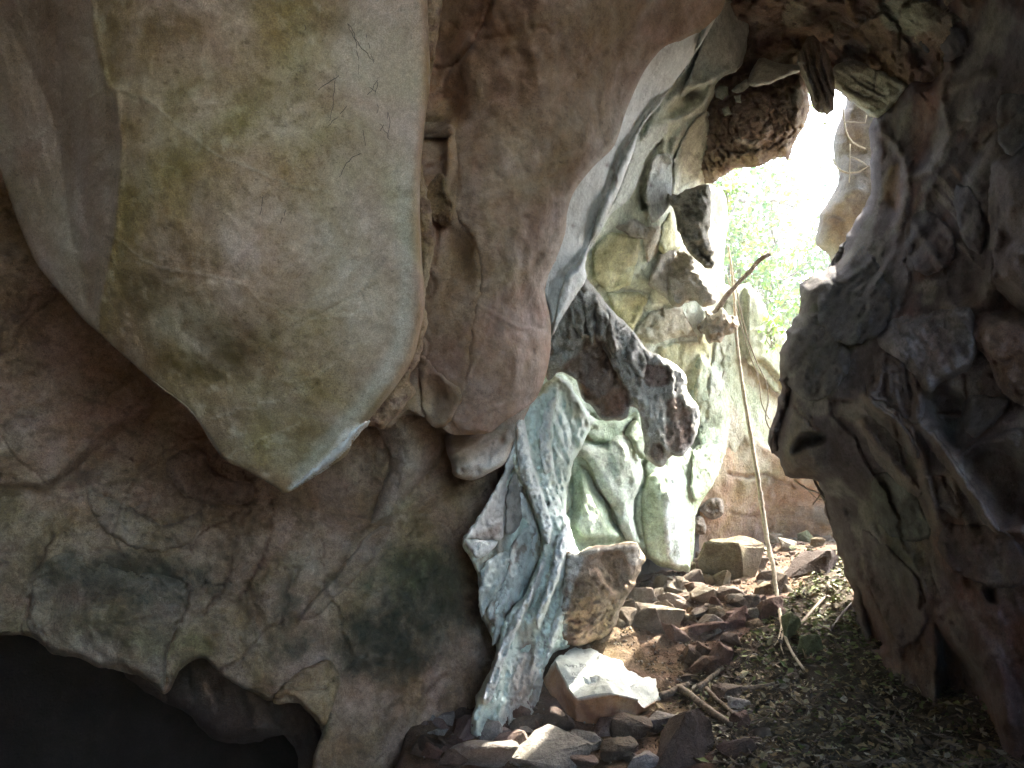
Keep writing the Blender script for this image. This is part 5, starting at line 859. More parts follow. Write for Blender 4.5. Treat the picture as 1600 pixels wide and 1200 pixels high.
# ================================================================== rubble, litter, vines
rng = random.Random(11)
def stone_mesh(seed, npt=14, sub=1, rough=.05):
    rs = np.random.RandomState(seed); bm = bmesh.new()
    for k in range(npt):
        v = rs.normal(size=3); v /= np.linalg.norm(v); v *= rs.uniform(.8, 1.15); v = np.sign(v) * np.abs(v) ** .75
        bm.verts.new(v)
    r = bmesh.ops.convex_hull(bm, input=bm.verts[:]); bmesh.ops.delete(bm, geom=[g for g in r['geom_interior'] if isinstance(g, bmesh.types.BMVert)], context='VERTS')
    bmesh.ops.dissolve_limit(bm, angle_limit=radians(14), verts=bm.verts[:], edges=bm.edges[:])
    bmesh.ops.bevel(bm, geom=bm.edges[:], offset=.07, segments=1, affect='EDGES', clamp_overlap=True)
    bmesh.ops.triangulate(bm, faces=bm.faces[:])
    for k in range(sub): bmesh.ops.subdivide_edges(bm, edges=bm.edges[:], cuts=1, use_grid_fill=True)
    bmesh.ops.triangulate(bm, faces=bm.faces[:]); bmesh.ops.recalc_face_normals(bm, faces=bm.faces[:])
    V = np.array([v.co[:] for v in bm.verts]); V += rough * np.stack([fbm(V, .7, 5, seed), fbm(V, .7, 5, seed + 9), fbm(V, .7, 5, seed + 19)], 1)
    lo, hi = V.min(0), V.max(0); V = (V - (lo + hi) / 2) / ((hi - lo) / 2)
    for v, c in zip(bm.verts, V): v.co = c
    me = bpy.data.meshes.new('stone'); bm.to_mesh(me); bm.free()
    me.polygons.foreach_set('use_smooth', np.full(len(me.polygons), True)); me.set_sharp_from_angle(angle=radians(24))
    return me
STONE_COLS = {'red': (0.118,0.073,0.051), 'brown': (0.112,0.084,0.061), 'pale': (0.186,0.152,0.108), 'yellow': (0.127,0.098,0.055), 'grey': (0.230,0.204,0.174), 'purple': (0.183,0.128,0.106), 'green': (0.105,0.112,0.056), 'dark': (0.062,0.043,0.032), 'white': (0.580,0.550,0.470)}
SM = {k: rock_mat('stone_' + k, bump=.9, grain=38, rough=.92, spec=.15, contrast=.4, speck=.3, dist=.02, base=v) for k, v in STONE_COLS.items()}
BIG = [stone_mesh(100 + i, 11 + i % 6, 2, .10) for i in range(16)]
SMALL = [stone_mesh(200 + i, 9 + i % 5, 0, .05) for i in range(14)]
_used = {}
def stone_data(kind, i, c):
    key = (kind, i, c)
    if key not in _used:
        me = (BIG if kind == 'B' else SMALL)[i].copy(); me.materials.clear(); me.materials.append(SM[c]); _used[key] = me
    return _used[key]
def stone(px, py, w, h, c, label, group=None, rot=None, tilt=None, big=True, deep=None, sink=.3, cat='stone'):
    """a loose stone whose outline is about w x h photo pixels round (px,py), resting on the ground"""
    i = rng.randrange(len(BIG if big else SMALL))
    P, d = hit_floor(px, py + h * .28)
    k = d / FPX; hw, hh = w / 2 * k, h / 2 * k; dep = (deep or 1.0) * hw
    o = bpy.data.objects.new('stone', stone_data('B' if big else 'S', i, c)); COL.objects.link(o)
    o.scale = (hw * 1.06, dep * .8, hh * 1.08)
    o.rotation_euler = (rng.uniform(-.25, .25) if tilt is None else tilt, radians(-(rot if rot is not None else rng.uniform(-15, 15))) * -1, rng.uniform(-.3, .3))
    o.location = Vector(P) + Vector((0, dep * .4, hh * (1 - sink) * .8))
    tag(o, label, cat, group); return o
big = [ # px, py, w, h, colour, rotation, label
 (733,1144,44,46,'purple',8,'squarish reddish stone leftmost in the near rubble, below the flowstone foot'),
 (790,1118,34,40,'red',0,'upright red stone at the foot of the flowstone column'),
 (813,1120,34,28,'red',-10,'red stone with a lit top edge touching the base of the flowstone'),
 (824,1138,58,28,'brown',-14,'long flat brown stone between the flowstone foot and the tall dark stone'),
 (871,1137,46,44,'dark',28,'tall dark stone with a pale edge standing before the white boulder'),
 (765,1150,36,40,'grey',10,'lumpy grey stone beside the squarish reddish one'),
 (742,1122,22,20,'red',0,'small red stone above the squarish reddish stone'),
 (762,1106,30,18,'red',20,'thin red slab leaning at the rock wall foot by the flowstone'),
 (757,1190,110,44,'grey',-6,'broad pale grey stone cut by the bottom edge below the lumpy stone'),
 (862,1180,136,66,'grey',22,'large smooth grey stone slab sloping to the right at the bottom edge'),
 (915,1162,52,28,'grey',10,'flat grey stone with a light top beside the big sloping slab'),
 (942,1140,42,30,'purple',-8,'pinkish stone just below the front of the white boulder'),
 (988,1146,64,44,'brown',4,'rounded brown stone below the right half of the white boulder'),
 (970,1180,60,36,'brown',-12,'brown stone low between the grey slab and the big right block'),
 (1060,1170,120,80,'brown',-22,'big rough brown block at the bottom right of the near rubble'),
 (1040,1132,60,30,'grey',0,'flat stone lying above the big rough brown block'),
 (668,1172,46,36,'dark',0,'dark stone in the shaded left end of the near rubble'),
 (700,1168,30,30,'red',0,'small dim red stone next to the shaded left end stone'),
 (800,1168,52,36,'purple',-10,'pinkish stone in front of the long flat brown stone'),
 (712,1192,56,34,'brown',6,'brown stone at the bottom edge left of the broad pale grey stone'),
 (1010,1192,54,30,'grey',-4,'grey stone at the bottom edge left of the big rough block'),
 (905,1195,60,26,'purple',8,'pinkish slab at the bottom edge right of the smooth grey slab'),
 (1145,880,92,80,'yellow',14,'big yellow-brown angular block resting against the mud wall'),
 (1268,885,96,44,'dark',-6,'long dark flat block at the top of the litter slope'),
 (1036,971,70,42,'pale',4,'pale squarish slab propped over the dark gap'),
 (1058,944,58,26,'pale',24,'pale tilted slab just above the squarish slab'),
 (1002,938,46,36,'pale',0,'pale angular stone left above the squarish slab'),
 (1005,955,44,26,'brown',-8,'brown stone squeezed under the pale angular stone'),
 (982,968,32,32,'brown',0,'round brown stone left of the squarish slab'),
 (965,975,28,16,'pale',0,'small lumpy pale stone beside the round brown stone'),
 (1068,916,30,22,'pale',30,'small pale flat stone near the white striped wall foot'),
 (1038,915,30,34,'yellow',0,'yellowish upright stone in front of the dark gap'),
 (1105,930,36,26,'red',30,'reddish stone in the middle of the gully below the big yellow block'),
 (1143,932,40,26,'brown',0,'crumbly brown stone under the big yellow block'),
 (1112,987,60,24,'red',-6,'long flat red stone lying in the gully earth'),
 (1150,967,46,34,'red',0,'blocky red stone in the middle of the gully'),
 (1205,955,52,32,'red',-16,'red flat stone left of the liana foot'),
 (1112,955,26,18,'brown',0,'small brown stone between the gully slabs'),
 (1175,945,30,28,'brown',0,'brown stone right of the crumbly brown stone'),
 (1090,1015,34,26,'red',18,'red broken stone at the edge of the dark hollow'),
 (1100,1040,56,22,'red',-24,'tilted red slab low in the gully, lit on top'),
 (1130,1030,36,38,'red',30,'steep red stone leaning on the tilted red slab'),
 (1080,1062,32,14,'brown',0,'small brown slab just above the litter edge'),
 (1215,843,28,20,'yellow',0,'yellowish stone at the foot of the mud wall left of the liana'),
 (1235,852,34,18,'pale',8,'pale flat stone right of the liana at the mud wall foot'),
 (1262,842,24,22,'green',-20,'greenish stone high at the right end of the far rubble'),
 (1280,850,22,18,'yellow',0,'small yellow stone at the far right end of the far rubble'),
 (1190,880,26,20,'brown',0,'brown stone beside the right edge of the big yellow block'),
 (1205,900,40,20,'brown',0,'brown stone in front of the liana below the far rubble'),
 (1090,870,24,16,'brown',0,'brown stone at the left foot of the big yellow block'),
 (1238,985,34,46,'green',20,'green mossy stone behind the foot of the liana'),
 (1268,1012,38,34,'green',0,'round mossy stone half buried in the leaf litter'),
 (1140,1085,46,24,'brown',0,'brown flat stone at the left edge of the leaf litter'),
 (1155,1105,40,22,'grey',10,'grey stone sunk into the edge of the leaf litter'),
 (1160,1130,34,30,'red',0,'reddish stone sitting among the litter below the sticks'),
 (1155,1175,60,26,'dark',-8,'dark stone in the litter at the bottom edge right of the big block'),
]
for px, py, w, h, c, r, lab in big: stone(px, py, w, h, c, lab, 'loose rubble stones', rot=r)
def inpoly(pts):
    x0, y0 = np.min(pts, 0); x1, y1 = np.max(pts, 0)
    while True:
        a, b = rng.uniform(x0, x1), rng.uniform(y0, y1)
        if inside(np.array([a]), np.array([b]), pts)[0]: return a, b
def near_label(px, py, c, s):
    adj = {'red':'reddish','brown':'brown','pale':'pale','yellow':'yellowish','grey':'grey','purple':'pinkish','green':'greenish','dark':'dark'}[c]
    b = min(big, key=lambda q: (q[0] - px) ** 2 + (q[1] - py) ** 2); dx, dy = px - b[0], py - b[1]
    rel = ('right of' if dx > 0 else 'left of') if abs(dx) > abs(dy) else ('below' if dy > 0 else 'above')
    t = b[6].split(); t = t[:7]
    while t[-1] in ('the','of','in','at','with','a','on','and','by','to','under','near','against','right','left','between','below','its','over','just','lying','foot','from','low','before'): t.pop()
    return ('tiny ' if s < 11 else 'small ') + adj + ' stone ' + rel + ' the ' + ' '.join(t)
zones = [([(655,1125),(720,1105),(840,1105),(860,1140),(1000,1150),(1000,1196),(640,1196)], 84, (10,32), ['purple','red','brown','grey'], 'small angular reddish stone in the near rubble heap', 'small stones of the near rubble'),
         ([(955,900),(1080,880),(1180,900),(1250,920),(1200,970),(1130,1040),(1060,1075),(1090,1000),(1040,990),(960,985)], 100, (12,46), ['red','brown','brown','red','yellow','pale'], 'small brown stone in the gully rubble', 'small stones of the gully'),
         ([(1170,845),(1300,835),(1310,870),(1230,880),(1170,880)], 30, (8,18), ['yellow','brown','green','pale'], 'small yellowish stone at the mud wall foot', 'small stones along the mud wall'),
         ([(1060,1080),(1150,1040),(1230,980),(1300,1010),(1240,1100),(1120,1150),(1080,1120)], 24, (7,16), ['brown','red','grey'], 'small stone showing through the leaf litter', 'small stones in the litter')]
for poly, n, (s0, s1), cols, lab, grp in zones:
    for k in range(n):
        a, b = inpoly(poly); s = s0 + (s1 - s0) * rng.random() ** 1.7
        cc = rng.choice(cols); stone(a, b, s, s * rng.uniform(.5, .9), cc, near_label(a, b, cc, s), grp, rot=rng.uniform(-35, 35), big=False, sink=.35)
def tell_apart():
    words = {2: ['left', 'right'], 3: ['left', 'middle', 'right'], 4: ['leftmost', 'second', 'third', 'rightmost']}
    by = {}
    for o in COL.objects:
        if o.name.split('.')[0] == 'stone' and 'label' in o: by.setdefault(o['label'], []).append(o)
    for l, os_ in by.items():
        if 2 <= len(os_) <= 4:
            os_.sort(key=lambda o: proj(np.array(o.location))[0])
            for w_, o in zip(words[len(os_)], os_): o['label'] = l + ', ' + w_ + ' of ' + {2: 'two', 3: 'three', 4: 'four'}[len(os_)]
tell_apart()
# gravel: far too small to count
def gravel():
    V = []; F = []; cols = []
    base = np.array([(1,0,0),(-1,0,0),(0,1,0),(0,-1,0),(0,0,1),(0,0,-1)], float); T = [(0,2,4),(2,1,4),(1,3,4),(3,0,4),(2,0,5),(1,2,5),(3,1,5),(0,3,5)]
    rs = np.random.RandomState(5)
    for z, n in (([(950,880),(1300,840),(1250,930),(1060,1080),(940,1000)], 3000), ([(640,1110),(860,1100),(1110,1150),(1110,1199),(630,1199)], 1600), ([(1050,1080),(1250,960),(1310,1000),(1200,1199),(1080,1199)], 1200)):
        for k in range(n):
            a, b = inpoly(z); 
            P, d = None, None
            pts.append((a, b)) if False else None
            V.append((a, b, rs.uniform(1.2, 3.6))); 
    A_ = np.array(V); d = np.full(len(A_), 3.0); done = np.zeros(len(A_), bool)
    for q in np.linspace(3.2, 12, 360):
        P = unp(A_[:, 0], A_[:, 1], np.full(len(A_), q)); below = P[:, 2] < floor_q(P[:, 0], P[:, 1]); new = below & ~done; d[new] = q; done |= below
    P = unp(A_[:, 0], A_[:, 1], d); VV = []; FF = []
    pal = np.array(list(STONE_COLS.values()))[[0,1,2,3,4,7]]
    for k in range(len(P)):
        s = A_[k, 2] * d[k] / FPX
        M = Matrix.Rotation(rs.uniform(0, 6.28), 3, Vector(rs.normal(size=3)).normalized()); M = np.array(M)
        VV.append((base * np.array([s, s * rs.uniform(.5, 1), s * rs.uniform(.4, .8)]) * rs.uniform(.7, 1.2, (6, 1))) @ M.T + P[k] + np.array([0, 0, s * .2]))
        FF += [(a + 6 * k, b + 6 * k, c + 6 * k) for a, b, c in T]; cols.append(np.tile(pal[rs.randint(6)], (6, 1)))
    tag(mk('gravel', np.vstack(VV), np.array(FF), M_STONE, None, np.vstack(cols), smooth=False), 'fine brown gravel strewn between the stones', 'gravel', kind='stuff')
gravel()

# ---- the white boulder
def boulder():
    # corners read from the photo, in pixels, with their distances
    q = lambda x, y, d: unp(840 + x / 7.27, 990 + y / 7.27, d)
    top = [q(190,290,5.35), q(350,140,5.75), q(580,122,5.95), (q(760,185,6.0)), q(930,240,5.95), q(1150,390,5.8), q(1240,470,5.7), q(1385,490,5.6), q(1400,740,5.35), q(1240,850,5.05), q(1150,745,4.95), q(1000,700,4.93), q(830,670,4.93), q(640,690,4.95), q(430,730,4.98)]
    bot = [q(60,600,5.45), q(330,300,6.1), q(600,400,6.3), q(800,450,6.3), q(1000,550,6.25), q(1150,640,6.1), q(1250,750,6.0), q(1380,850,5.8), q(1390,900,5.5), q(1225,905,5.1), q(1140,990,5.0), q(1010,1060,5.0), q(830,1110,5.0), q(640,1120,5.0), q(400,1100,5.02)]
    left = [q(150,420,5.4)]
    n = len(top); ridge = [q(690,470,5.2), q(1050,580,5.12)]
    bm = bmesh.new(); tv = [bm.verts.new(p) for p in top]; bv = [bm.verts.new(p) for p in bot]; r0 = bm.verts.new(ridge[0]); r1 = bm.verts.new(ridge[1])
    fan = [(0,1,'a'),(1,2,'a'),(2,3,'a'),(3,4,'b'),(4,5,'b'),(5,6,'b'),(6,7,'b'),(7,8,'b'),(8,9,'b'),(9,10,'b'),(10,11,'b'),(11,12,'a'),(12,13,'a'),(13,14,'a'),(14,0,'a')]
    for a, b, s in fan: bm.faces.new((tv[a], tv[b], r0 if s == 'a' else r1))
    bm.faces.new((tv[3], r1, r0)); bm.faces.new((tv[11], r0, r1))
    for k in range(n): 
        j = (k + 1) % n; bm.faces.new((tv[j], tv[k], bv[k], bv[j]))
    bm.faces.new(bv)
    bmesh.ops.triangulate(bm, faces=bm.faces[:]); bmesh.ops.subdivide_edges(bm, edges=bm.edges[:], cuts=9, use_grid_fill=True); bmesh.ops.recalc_face_normals(bm, faces=bm.faces[:])
    for k in range(1): bmesh.ops.smooth_vert(bm, verts=bm.verts[:], factor=.35, use_axis_x=True, use_axis_y=True, use_axis_z=True)
    V = np.array([v.co[:] for v in bm.verts]); F = [[v.index for v in f.verts] for f in bm.faces]; bm.verts.index_update(); F = [[v.index for v in f.verts] for f in bm.faces]
    Nn = np.array([v.normal[:] for v in bm.verts]); bm.free()
    f1_, f2_, ci_ = worley(V, .26, 3); V = V + Nn * (.03 * fbm(V, .3, 4, 3) + .008 * fbm(V, .06, 3, 4) + .02 * (_R3[ci_, 0] - .5))[:, None]
    upf = sstep(.22, .42, Nn[:, 2] + .12 * fbm(V, .15, 4, 8))
    c = np.array([.36,.215,.11]) * (1 - upf[:, None]) + np.array([.60,.63,.55]) * upf[:, None]
    c = c * (1 + .25 * fbm(V, .12, 4, 12)[:, None] * (1 - upf[:, None])); dk = sstep(.1,.5,fbm(V,.18,4,14))*(1-upf); c = c + (np.array([.2,.1,.055])-c)*.6*dk[:,None]
    o = mk('boulder', V, F, M_BOULD, None, c, sharp=32)
    tag(o, 'white-topped boulder with brown sides and faint grey writing beside the flowstone foot', 'boulder')
    return o, q
M_BOULD = rock_mat('boulder_rock', bump=.4, grain=26, rough=.8, contrast=.16, speck=.14, dist=.012)
bould, bq = boulder()
from mathutils.bvhtree import BVHTree
def on_obj(o, px, py, lift=.003):
    vs = [o.matrix_world @ v.co for v in o.data.vertices]
    if not hasattr(on_obj, 'c'): on_obj.c = {}
    if o.name not in on_obj.c: on_obj.c[o.name] = BVHTree.FromPolygons([v.co + o.location for v in o.data.vertices], [tuple(p.vertices) for p in o.data.polygons])
    dr = Vector(unp(px, py, 1.0) - CAM).normalized(); h = on_obj.c[o.name].ray_cast(Vector(CAM), dr)
    return None if h[0] is None else np.array(h[0] - dr * lift)
M_INK = plain_mat('faded_ink', (.38,.40,.35), .9, .35, 120, 0)
strokes = [[(310,365),(325,345),(340,370)],[(340,355),(360,380),(372,350)],[(375,375),(392,352),(405,378)],[(410,350),(412,382)],[(412,365),(440,358),(440,382)],[(480,330),(483,385)],[(483,350),(505,345),(505,370),(485,372)],[(515,385),(520,350),(545,352),(548,385)],[(552,360),(575,385)],
           [(390,430),(398,465),(412,435),(425,470)],[(430,450),(450,435),(455,470),(432,468)],[(470,430),(472,475)],[(485,440),(500,470),(515,438),(525,472)],[(535,432),(552,430),(540,460)],[(410,498),(440,495),(500,492),(560,486)]]
for st in strokes:
    pts = [on_obj(bould, 840 + x / 7.27, 990 + y / 7.27, .002) for x, y in catmull(st, 6, False)]
    pts = [p for p in pts if p is not None]
    if len(pts) > 1:
        V, F = tube(pts, .0022, 4); mk('ink_stroke', V, F, M_INK, bould)

# ---- leaf litter on the right slope
def litter():
    rs = np.random.RandomState(8); n = 42000
    x = rs.uniform(.6, 4.6, n); y = rs.uniform(3.4, 9.6, n); z = floor_z(x, y); P = np.stack([x, y, z], 1)
    a, b, d = proj(P); k = (inside(a, b, LITTER) | (inside(a, b, [(1000,1080),(1130,1030),(1260,900),(1320,860),(1330,1000),(1100,1199),(1050,1199)]) & (rs.rand(n) < .22))); P = P[k]; n = len(P)
    s = .009 + .034 * rs.rand(n) ** 2.2; yaw = rs.uniform(0, 6.28, n)
    nrm = rs.normal(size=(n, 3)) * .55 + np.array([0, 0, 1]); nrm /= np.linalg.norm(nrm, axis=1)[:, None]
    t = np.stack([np.cos(yaw), np.sin(yaw), np.zeros(n)], 1); t -= (t * nrm).sum(1)[:, None] * nrm; t /= np.linalg.norm(t, axis=1)[:, None]; u = np.cross(nrm, t)
    asp = rs.uniform(.35, .65, n)[:, None] * s[:, None]; s = s[:, None]; P = P + nrm * .006 + np.array([0, 0, 1]) * (rs.rand(n) ** 2 * .03)[:, None]
    curl = nrm * s * rs.uniform(-.5, .9, (n, 1))
    V = np.stack([P - t * s, P + u * asp + curl * .6, P + t * s + curl * .3, P - u * asp + curl * .6, ], 1).reshape(-1, 3)
    F = np.stack([np.stack([np.arange(n) * 4, np.arange(n) * 4 + 1, np.arange(n) * 4 + 2], 1), np.stack([np.arange(n) * 4, np.arange(n) * 4 + 2, np.arange(n) * 4 + 3], 1)], 1).reshape(-1, 3)
    pal = np.array([(.15,.11,.055),(.21,.155,.075),(.09,.065,.04),(.25,.22,.12),(.30,.27,.19),(.11,.13,.04),(.055,.042,.03)])
    c = pal[rs.choice(7, n, p=[.2,.2,.2,.12,.06,.12,.1])] * rs.uniform(.7, 1.2, (n, 1)); a2, b2, _ = proj(P); gm = (rs.rand(n) < .55 * sstep(1090, 950, b2))[:, None]; c = np.where(gm, np.array([.13,.15,.05]) * rs.uniform(.6, 1.4, (n, 1)), c)
    tag(mk('leaf_litter', V, F, M_LEAFL, None, np.repeat(c, 4, 0), smooth=False), 'dead leaf litter covering the dark slope at the lower right', 'leaf litter', kind='stuff')
M_LEAFL = plain_mat('dead_leaf', None, .75, .25, 40, 0)
litter()

def twigs():
    rs = np.random.RandomState(21); parts = []
    for k in range(170):
        a, b = inpoly(LITTER); P, d = hit_floor(a, min(b, 1199)); yaw = rs.uniform(0, 6.28); L = rs.uniform(.05, .22); t = np.linspace(-.5, .5, 5)[:, None]
        p = P + t * L * np.array([cos(yaw), sin(yaw), rs.uniform(-.2, .35)]) + rs.normal(size=(5, 3)) * .006 + np.array([0, 0, .025])
        parts.append(tube(p, rs.uniform(.002, .006), 4))
    V, F = join(parts); tag(mk('twig_litter', V, F, M_STICK), 'thin dead twigs scattered through the leaf litter', 'twigs', kind='stuff')
# ---- liana, vines, sticks, roots
M_BARK = plain_mat('liana_bark', (.46,.38,.26), .8, .3, 40, .5); M_VINE = plain_mat('thin_vine', (.20,.16,.10), .8, .3, 40, .3); M_STICK = plain_mat('dead_wood', (.15,.115,.08), .9, .5, 45, 1.0); M_DARKROOT = plain_mat('dark_root', (.10,.08,.06), .85, .3, 30, .3); M_PALEV = plain_mat('pale_vine', (.45,.41,.30), .8, .2, 40, .2)
def vine(name, pts, rpx, mat, label, cat, group=None, n=6, jit=.12, parent=None, step=9):
    """pts (px,py,d); rpx radius in photo pixels (number or pair)"""
    p = np.array(pts, float); q = catmull(p, step, False); w = unp(q[:, 0], q[:, 1], q[:, 2]); m = len(w)
    r = np.interp(np.linspace(0, 1, m), np.linspace(0, 1, len(np.atleast_1d(rpx))), np.atleast_1d(rpx)) * q[:, 2] / FPX
    rs = np.random.RandomState(int(pts[0][0] * 3 + pts[0][1])); w = w + rs.normal(size=w.shape) * (r * .10)[:, None]
    V, F = tube(w, r, n, jit, 3); return tag(mk(name, V, F, mat, parent), label, cat, group)
def onto(pts):
    return [(x, y, min(d, hit_floor(x, y)[1] - .06)) if y > 860 else (x, y, d) for x, y, d in pts]
lia = vine('liana', onto([(1138,384,8.2),(1146,450,8.0),(1151,530,7.8),(1160,600,7.6),(1171,670,7.4),(1182,735,7.2),(1192,800,7.0),(1200,850,6.8),(1208,885,6.6),(1214,930,6.4),(1221,970,6.2),(1227,995,6.1),(1238,1020,5.95),(1256,1046,5.8)]), (1.6,2.0,2.5,3.0,3.5,3.9,3.8,2.8,2.0), M_BARK, 'pale liana stem hanging from the opening down to the leaf litter', 'liana', n=8, step=7)
vine('root', onto([(1224,985,6.1),(1220,1010,6.05),(1224,1022,5.9)]), (2.2,1.6,1.0), M_BARK, None, None, parent=lia)
vine('root', onto([(1222,975,6.15),(1216,1000,6.1),(1210,1008,6.1)]), (1.8,1.2,.8), M_BARK, None, None, parent=lia)
vg = 'thin vines hanging in the mouth'
vine('hanging_vine', [(1140,395,8.4),(1150,450,8.3),(1163,510,8.2),(1180,560,8.2),(1198,600,8.2),(1200,630,8.2),(1196,655,8.2),(1212,685,8.2)], 1.0, M_VINE, 'thin dark vine right of the liana, kinked before it passes behind the dark wall', 'vine', vg)
vine('hanging_vine', [(1136,430,8.6),(1150,480,8.5),(1172,555,8.4),(1185,590,8.4),(1190,630,8.4),(1202,655,8.4)], .8, M_VINE, 'thinnest dark vine beside the kinked one', 'vine', vg)
vine('hanging_vine', [(1138,560,8.6),(1128,590,8.4),(1118,615,8.3),(1108,650,8.2)], .9, M_VINE, 'thin vine slanting left across the pale far wall', 'vine', vg)
vine('hanging_vine', [(1316,140,7.6),(1318,180,7.6),(1322,205,7.6),(1332,222,7.6),(1352,232,7.6)], 1.1, M_PALEV, 'pale vine curving right over the mouth pillar', 'vine', vg)
vine('hanging_vine', [(1324,244,7.6),(1338,248,7.6),(1356,260,7.6),(1345,267,7.6),(1325,270,7.6),(1308,262,7.6),(1300,240,7.6),(1297,215,7.6),(1292,195,7.6),(1286,190,7.6)], 1.2, M_PALEV, 'pale looping vine across the mouth pillar', 'vine', vg)
vine('hanging_vine', [(1328,225,7.5),(1328,250,7.5),(1327,285,7.5)], .9, M_PALEV, 'short pale vine hanging straight down inside the loop', 'vine', vg)
vine('hanging_vine', [(1318,190,7.5),(1335,191,7.5),(1352,192,7.5),(1354,180,7.5)], .9, M_PALEV, 'short pale vine running level on the mouth pillar', 'vine', vg)
br = vine('broken_branch', [(1116,492,7.9),(1128,472,7.85),(1148,448,7.8),(1172,424,7.75),(1190,404,7.7),(1203,397,7.7)], (5,4.2,3.6,3.4,4.0), M_STICK, 'bare branch slanting up across the lower part of the opening', 'branch', n=8)
kn = Rock([(1088,508),(1100,498),(1104,484),(1116,488),(1130,480),(1136,492),(1150,494),(1154,512),(1146,520),(1132,524),(1128,536),(1116,532),(1108,540),(1104,524),(1092,520)], [(1090,510,7.9),(1120,500,7.7),(1150,510,7.85),(1112,530,7.8)], step=1.6, roll=.2, R=9, thick=.25, base=np.array([.30,.25,.175]), seed=40, jag=4, jscale=7)
kn.rough(.08,.1,5,1,True); kn.build('root_stump', M_ROUGH, 'gnarled root stump at the lower end of the slanting branch', 'root')
twigs()
def fstick(a, b, r, label, mat=M_STICK, lift=.03, grp='dead sticks on the litter', wob=.02, name='stick'):
    p0, _ = hit_floor(*a); p1, _ = hit_floor(*b); n = 12; t = np.linspace(0, 1, n)[:, None]; p = p0 + (p1 - p0) * t
    rs = np.random.RandomState(int(a[0])); p[:, 2] = np.maximum(p[:, 2], 0) + lift; p += np.cumsum(rs.normal(size=p.shape), 0) * wob * .12
    V, F = tube(p, np.linspace(r, r * .7, n), 9, .16, 2); tag(mk(name, V, F, mat), label, 'stick', grp)
fstick((1062,1082),(1150,1140),.028,'thick broken log end lying right of the white boulder', wob=.03, name='log')
fstick((1090,1082),(1128,1050),.02,'stick leaning against the log toward the gully')
fstick((1032,1096),(1075,1076),.025,'pale log piece touching the right corner of the white boulder', name='log')
fstick((1105,1082),(1150,1125),.018,'pale peeled stick beside the thick log')
fstick((1150,1086),(1215,1080),.016,'thin straight stick lying level left of the liana foot')
fstick((1250,985),(1290,940),.014,'thin stick lying up the litter slope right of the mossy stones')
fstick((1130,1100),(1180,1068),.014,'short thin twig crossing the litter edge')
fstick((1300,990),(1330,950),.012,'thin dark stick near the foot of the dark wall', M_DARKROOT)
stump = vine('broken_stump', [(1200,1200,4.5),(1192,1165,4.55),(1188,1140,4.6)], (17,15,14), M_DARKROOT, 'black broken stump standing in the litter at the bottom edge', 'stump', n=10, jit=.15)
rootg = 'tangled roots under the dark wall'
for pts, r, m, lab in (([(1240,750,6.2),(1262,765,6.2),(1280,770,6.2),(1290,785,6.2),(1305,795,6.2)], 1.6, M_PALEV, 'pale crooked root below the dark wall nose'), ([(1272,748,6.1),(1280,765,6.1),(1292,780,6.1),(1306,800,6.1)], 2.2, M_DARKROOT, 'thick dark root hanging below the dark wall nose'), ([(1255,758,6.3),(1275,778,6.3),(1285,782,6.3)], .9, M_VINE, 'thin root crossing behind the pale crooked one'), ([(1286,752,6.1),(1282,772,6.15),(1270,788,6.2)], 1.0, M_VINE, 'thin root slanting left from the dark wall foot'), ([(1296,762,6.1),(1290,790,6.1),(1296,812,6.1)], 1.2, M_DARKROOT, 'dark root hanging straight at the dark wall edge')):
    vine('root', pts, r, m, lab, 'root', rootg)
# ================================================================== outside the mouth
M_LEAF = plain_mat('tree_leaf', None, .5, .2, 8, 0, trans=.45); M_TRUNK = plain_mat('tree_bark', (.16,.13,.10), .9, .3, 12, .5)
def tree(x, y, h, r, label, seed, nleaf=2600, tone=(.12,.17,.05), zc=.66, ls=1.0):
    rs = np.random.RandomState(seed); z0 = float(floor_z(np.array([x]), np.array([y]))[0])
    e = bpy.data.objects.new('tree', None); COL.objects.link(e); e.location = (x, y, z0); tag(e, label, 'tree', 'trees outside the mouth')
    tp = [np.array([x + .3 * sin(k * 1.3 + seed), y + .3 * cos(k * 1.7 + seed), z0 - .3 + h * .9 * k / 7]) for k in range(8)]
    parts = [tube(tp, np.linspace(.035 * h * .5, .02, 8), 8, .08, seed)]; ends = []
    for k in range(11):
        b = tp[2 + k % 6]; a = rs.uniform(0, 6.28); L = r * rs.uniform(.6, 1.05)
        p = [b + np.array([cos(a), sin(a), .45 + rs.uniform(-.2, .3)]) * L * t + rs.normal(size=3) * .06 for t in np.linspace(0, 1, 5)]
        parts.append(tube(p, np.linspace(.045, .012, 5), 5, .1, k)); ends += p[2:]
    V, F = join(parts); mk('trunk', V, F, M_TRUNK, e)
    cl = np.array(ends); cl = np.vstack([cl, np.array([x, y, z0 + h * zc]) + rs.normal(size=(16, 3)) * np.array([r * .55, r * .55, h * .2])])
    i = rs.randint(len(cl), size=nleaf); P = cl[i] + rs.normal(size=(nleaf, 3)) * .28; s = rs.uniform(.04, .10, (nleaf, 1)) * ls
    t = rs.normal(size=(nleaf, 3)); t /= np.linalg.norm(t, axis=1)[:, None]; u = np.cross(t, rs.normal(size=(nleaf, 3))); u /= np.linalg.norm(u, axis=1)[:, None]
    V = np.stack([P - t * s, P + u * s * .5, P + t * s, P - u * s * .5], 1).reshape(-1, 3); F = np.arange(nleaf * 4).reshape(-1, 4)
    c = np.array(tone) * rs.uniform(.6, 1.5, (nleaf, 1)) * (1 + .25 * rs.normal(size=(nleaf, 3)) * np.array([1, .3, .6]))
    mk('crown', V, F, M_LEAF, e, np.repeat(np.clip(c, .005, 1), 4, 0), smooth=False)
P_ = unp(1170, 330, 15.0)
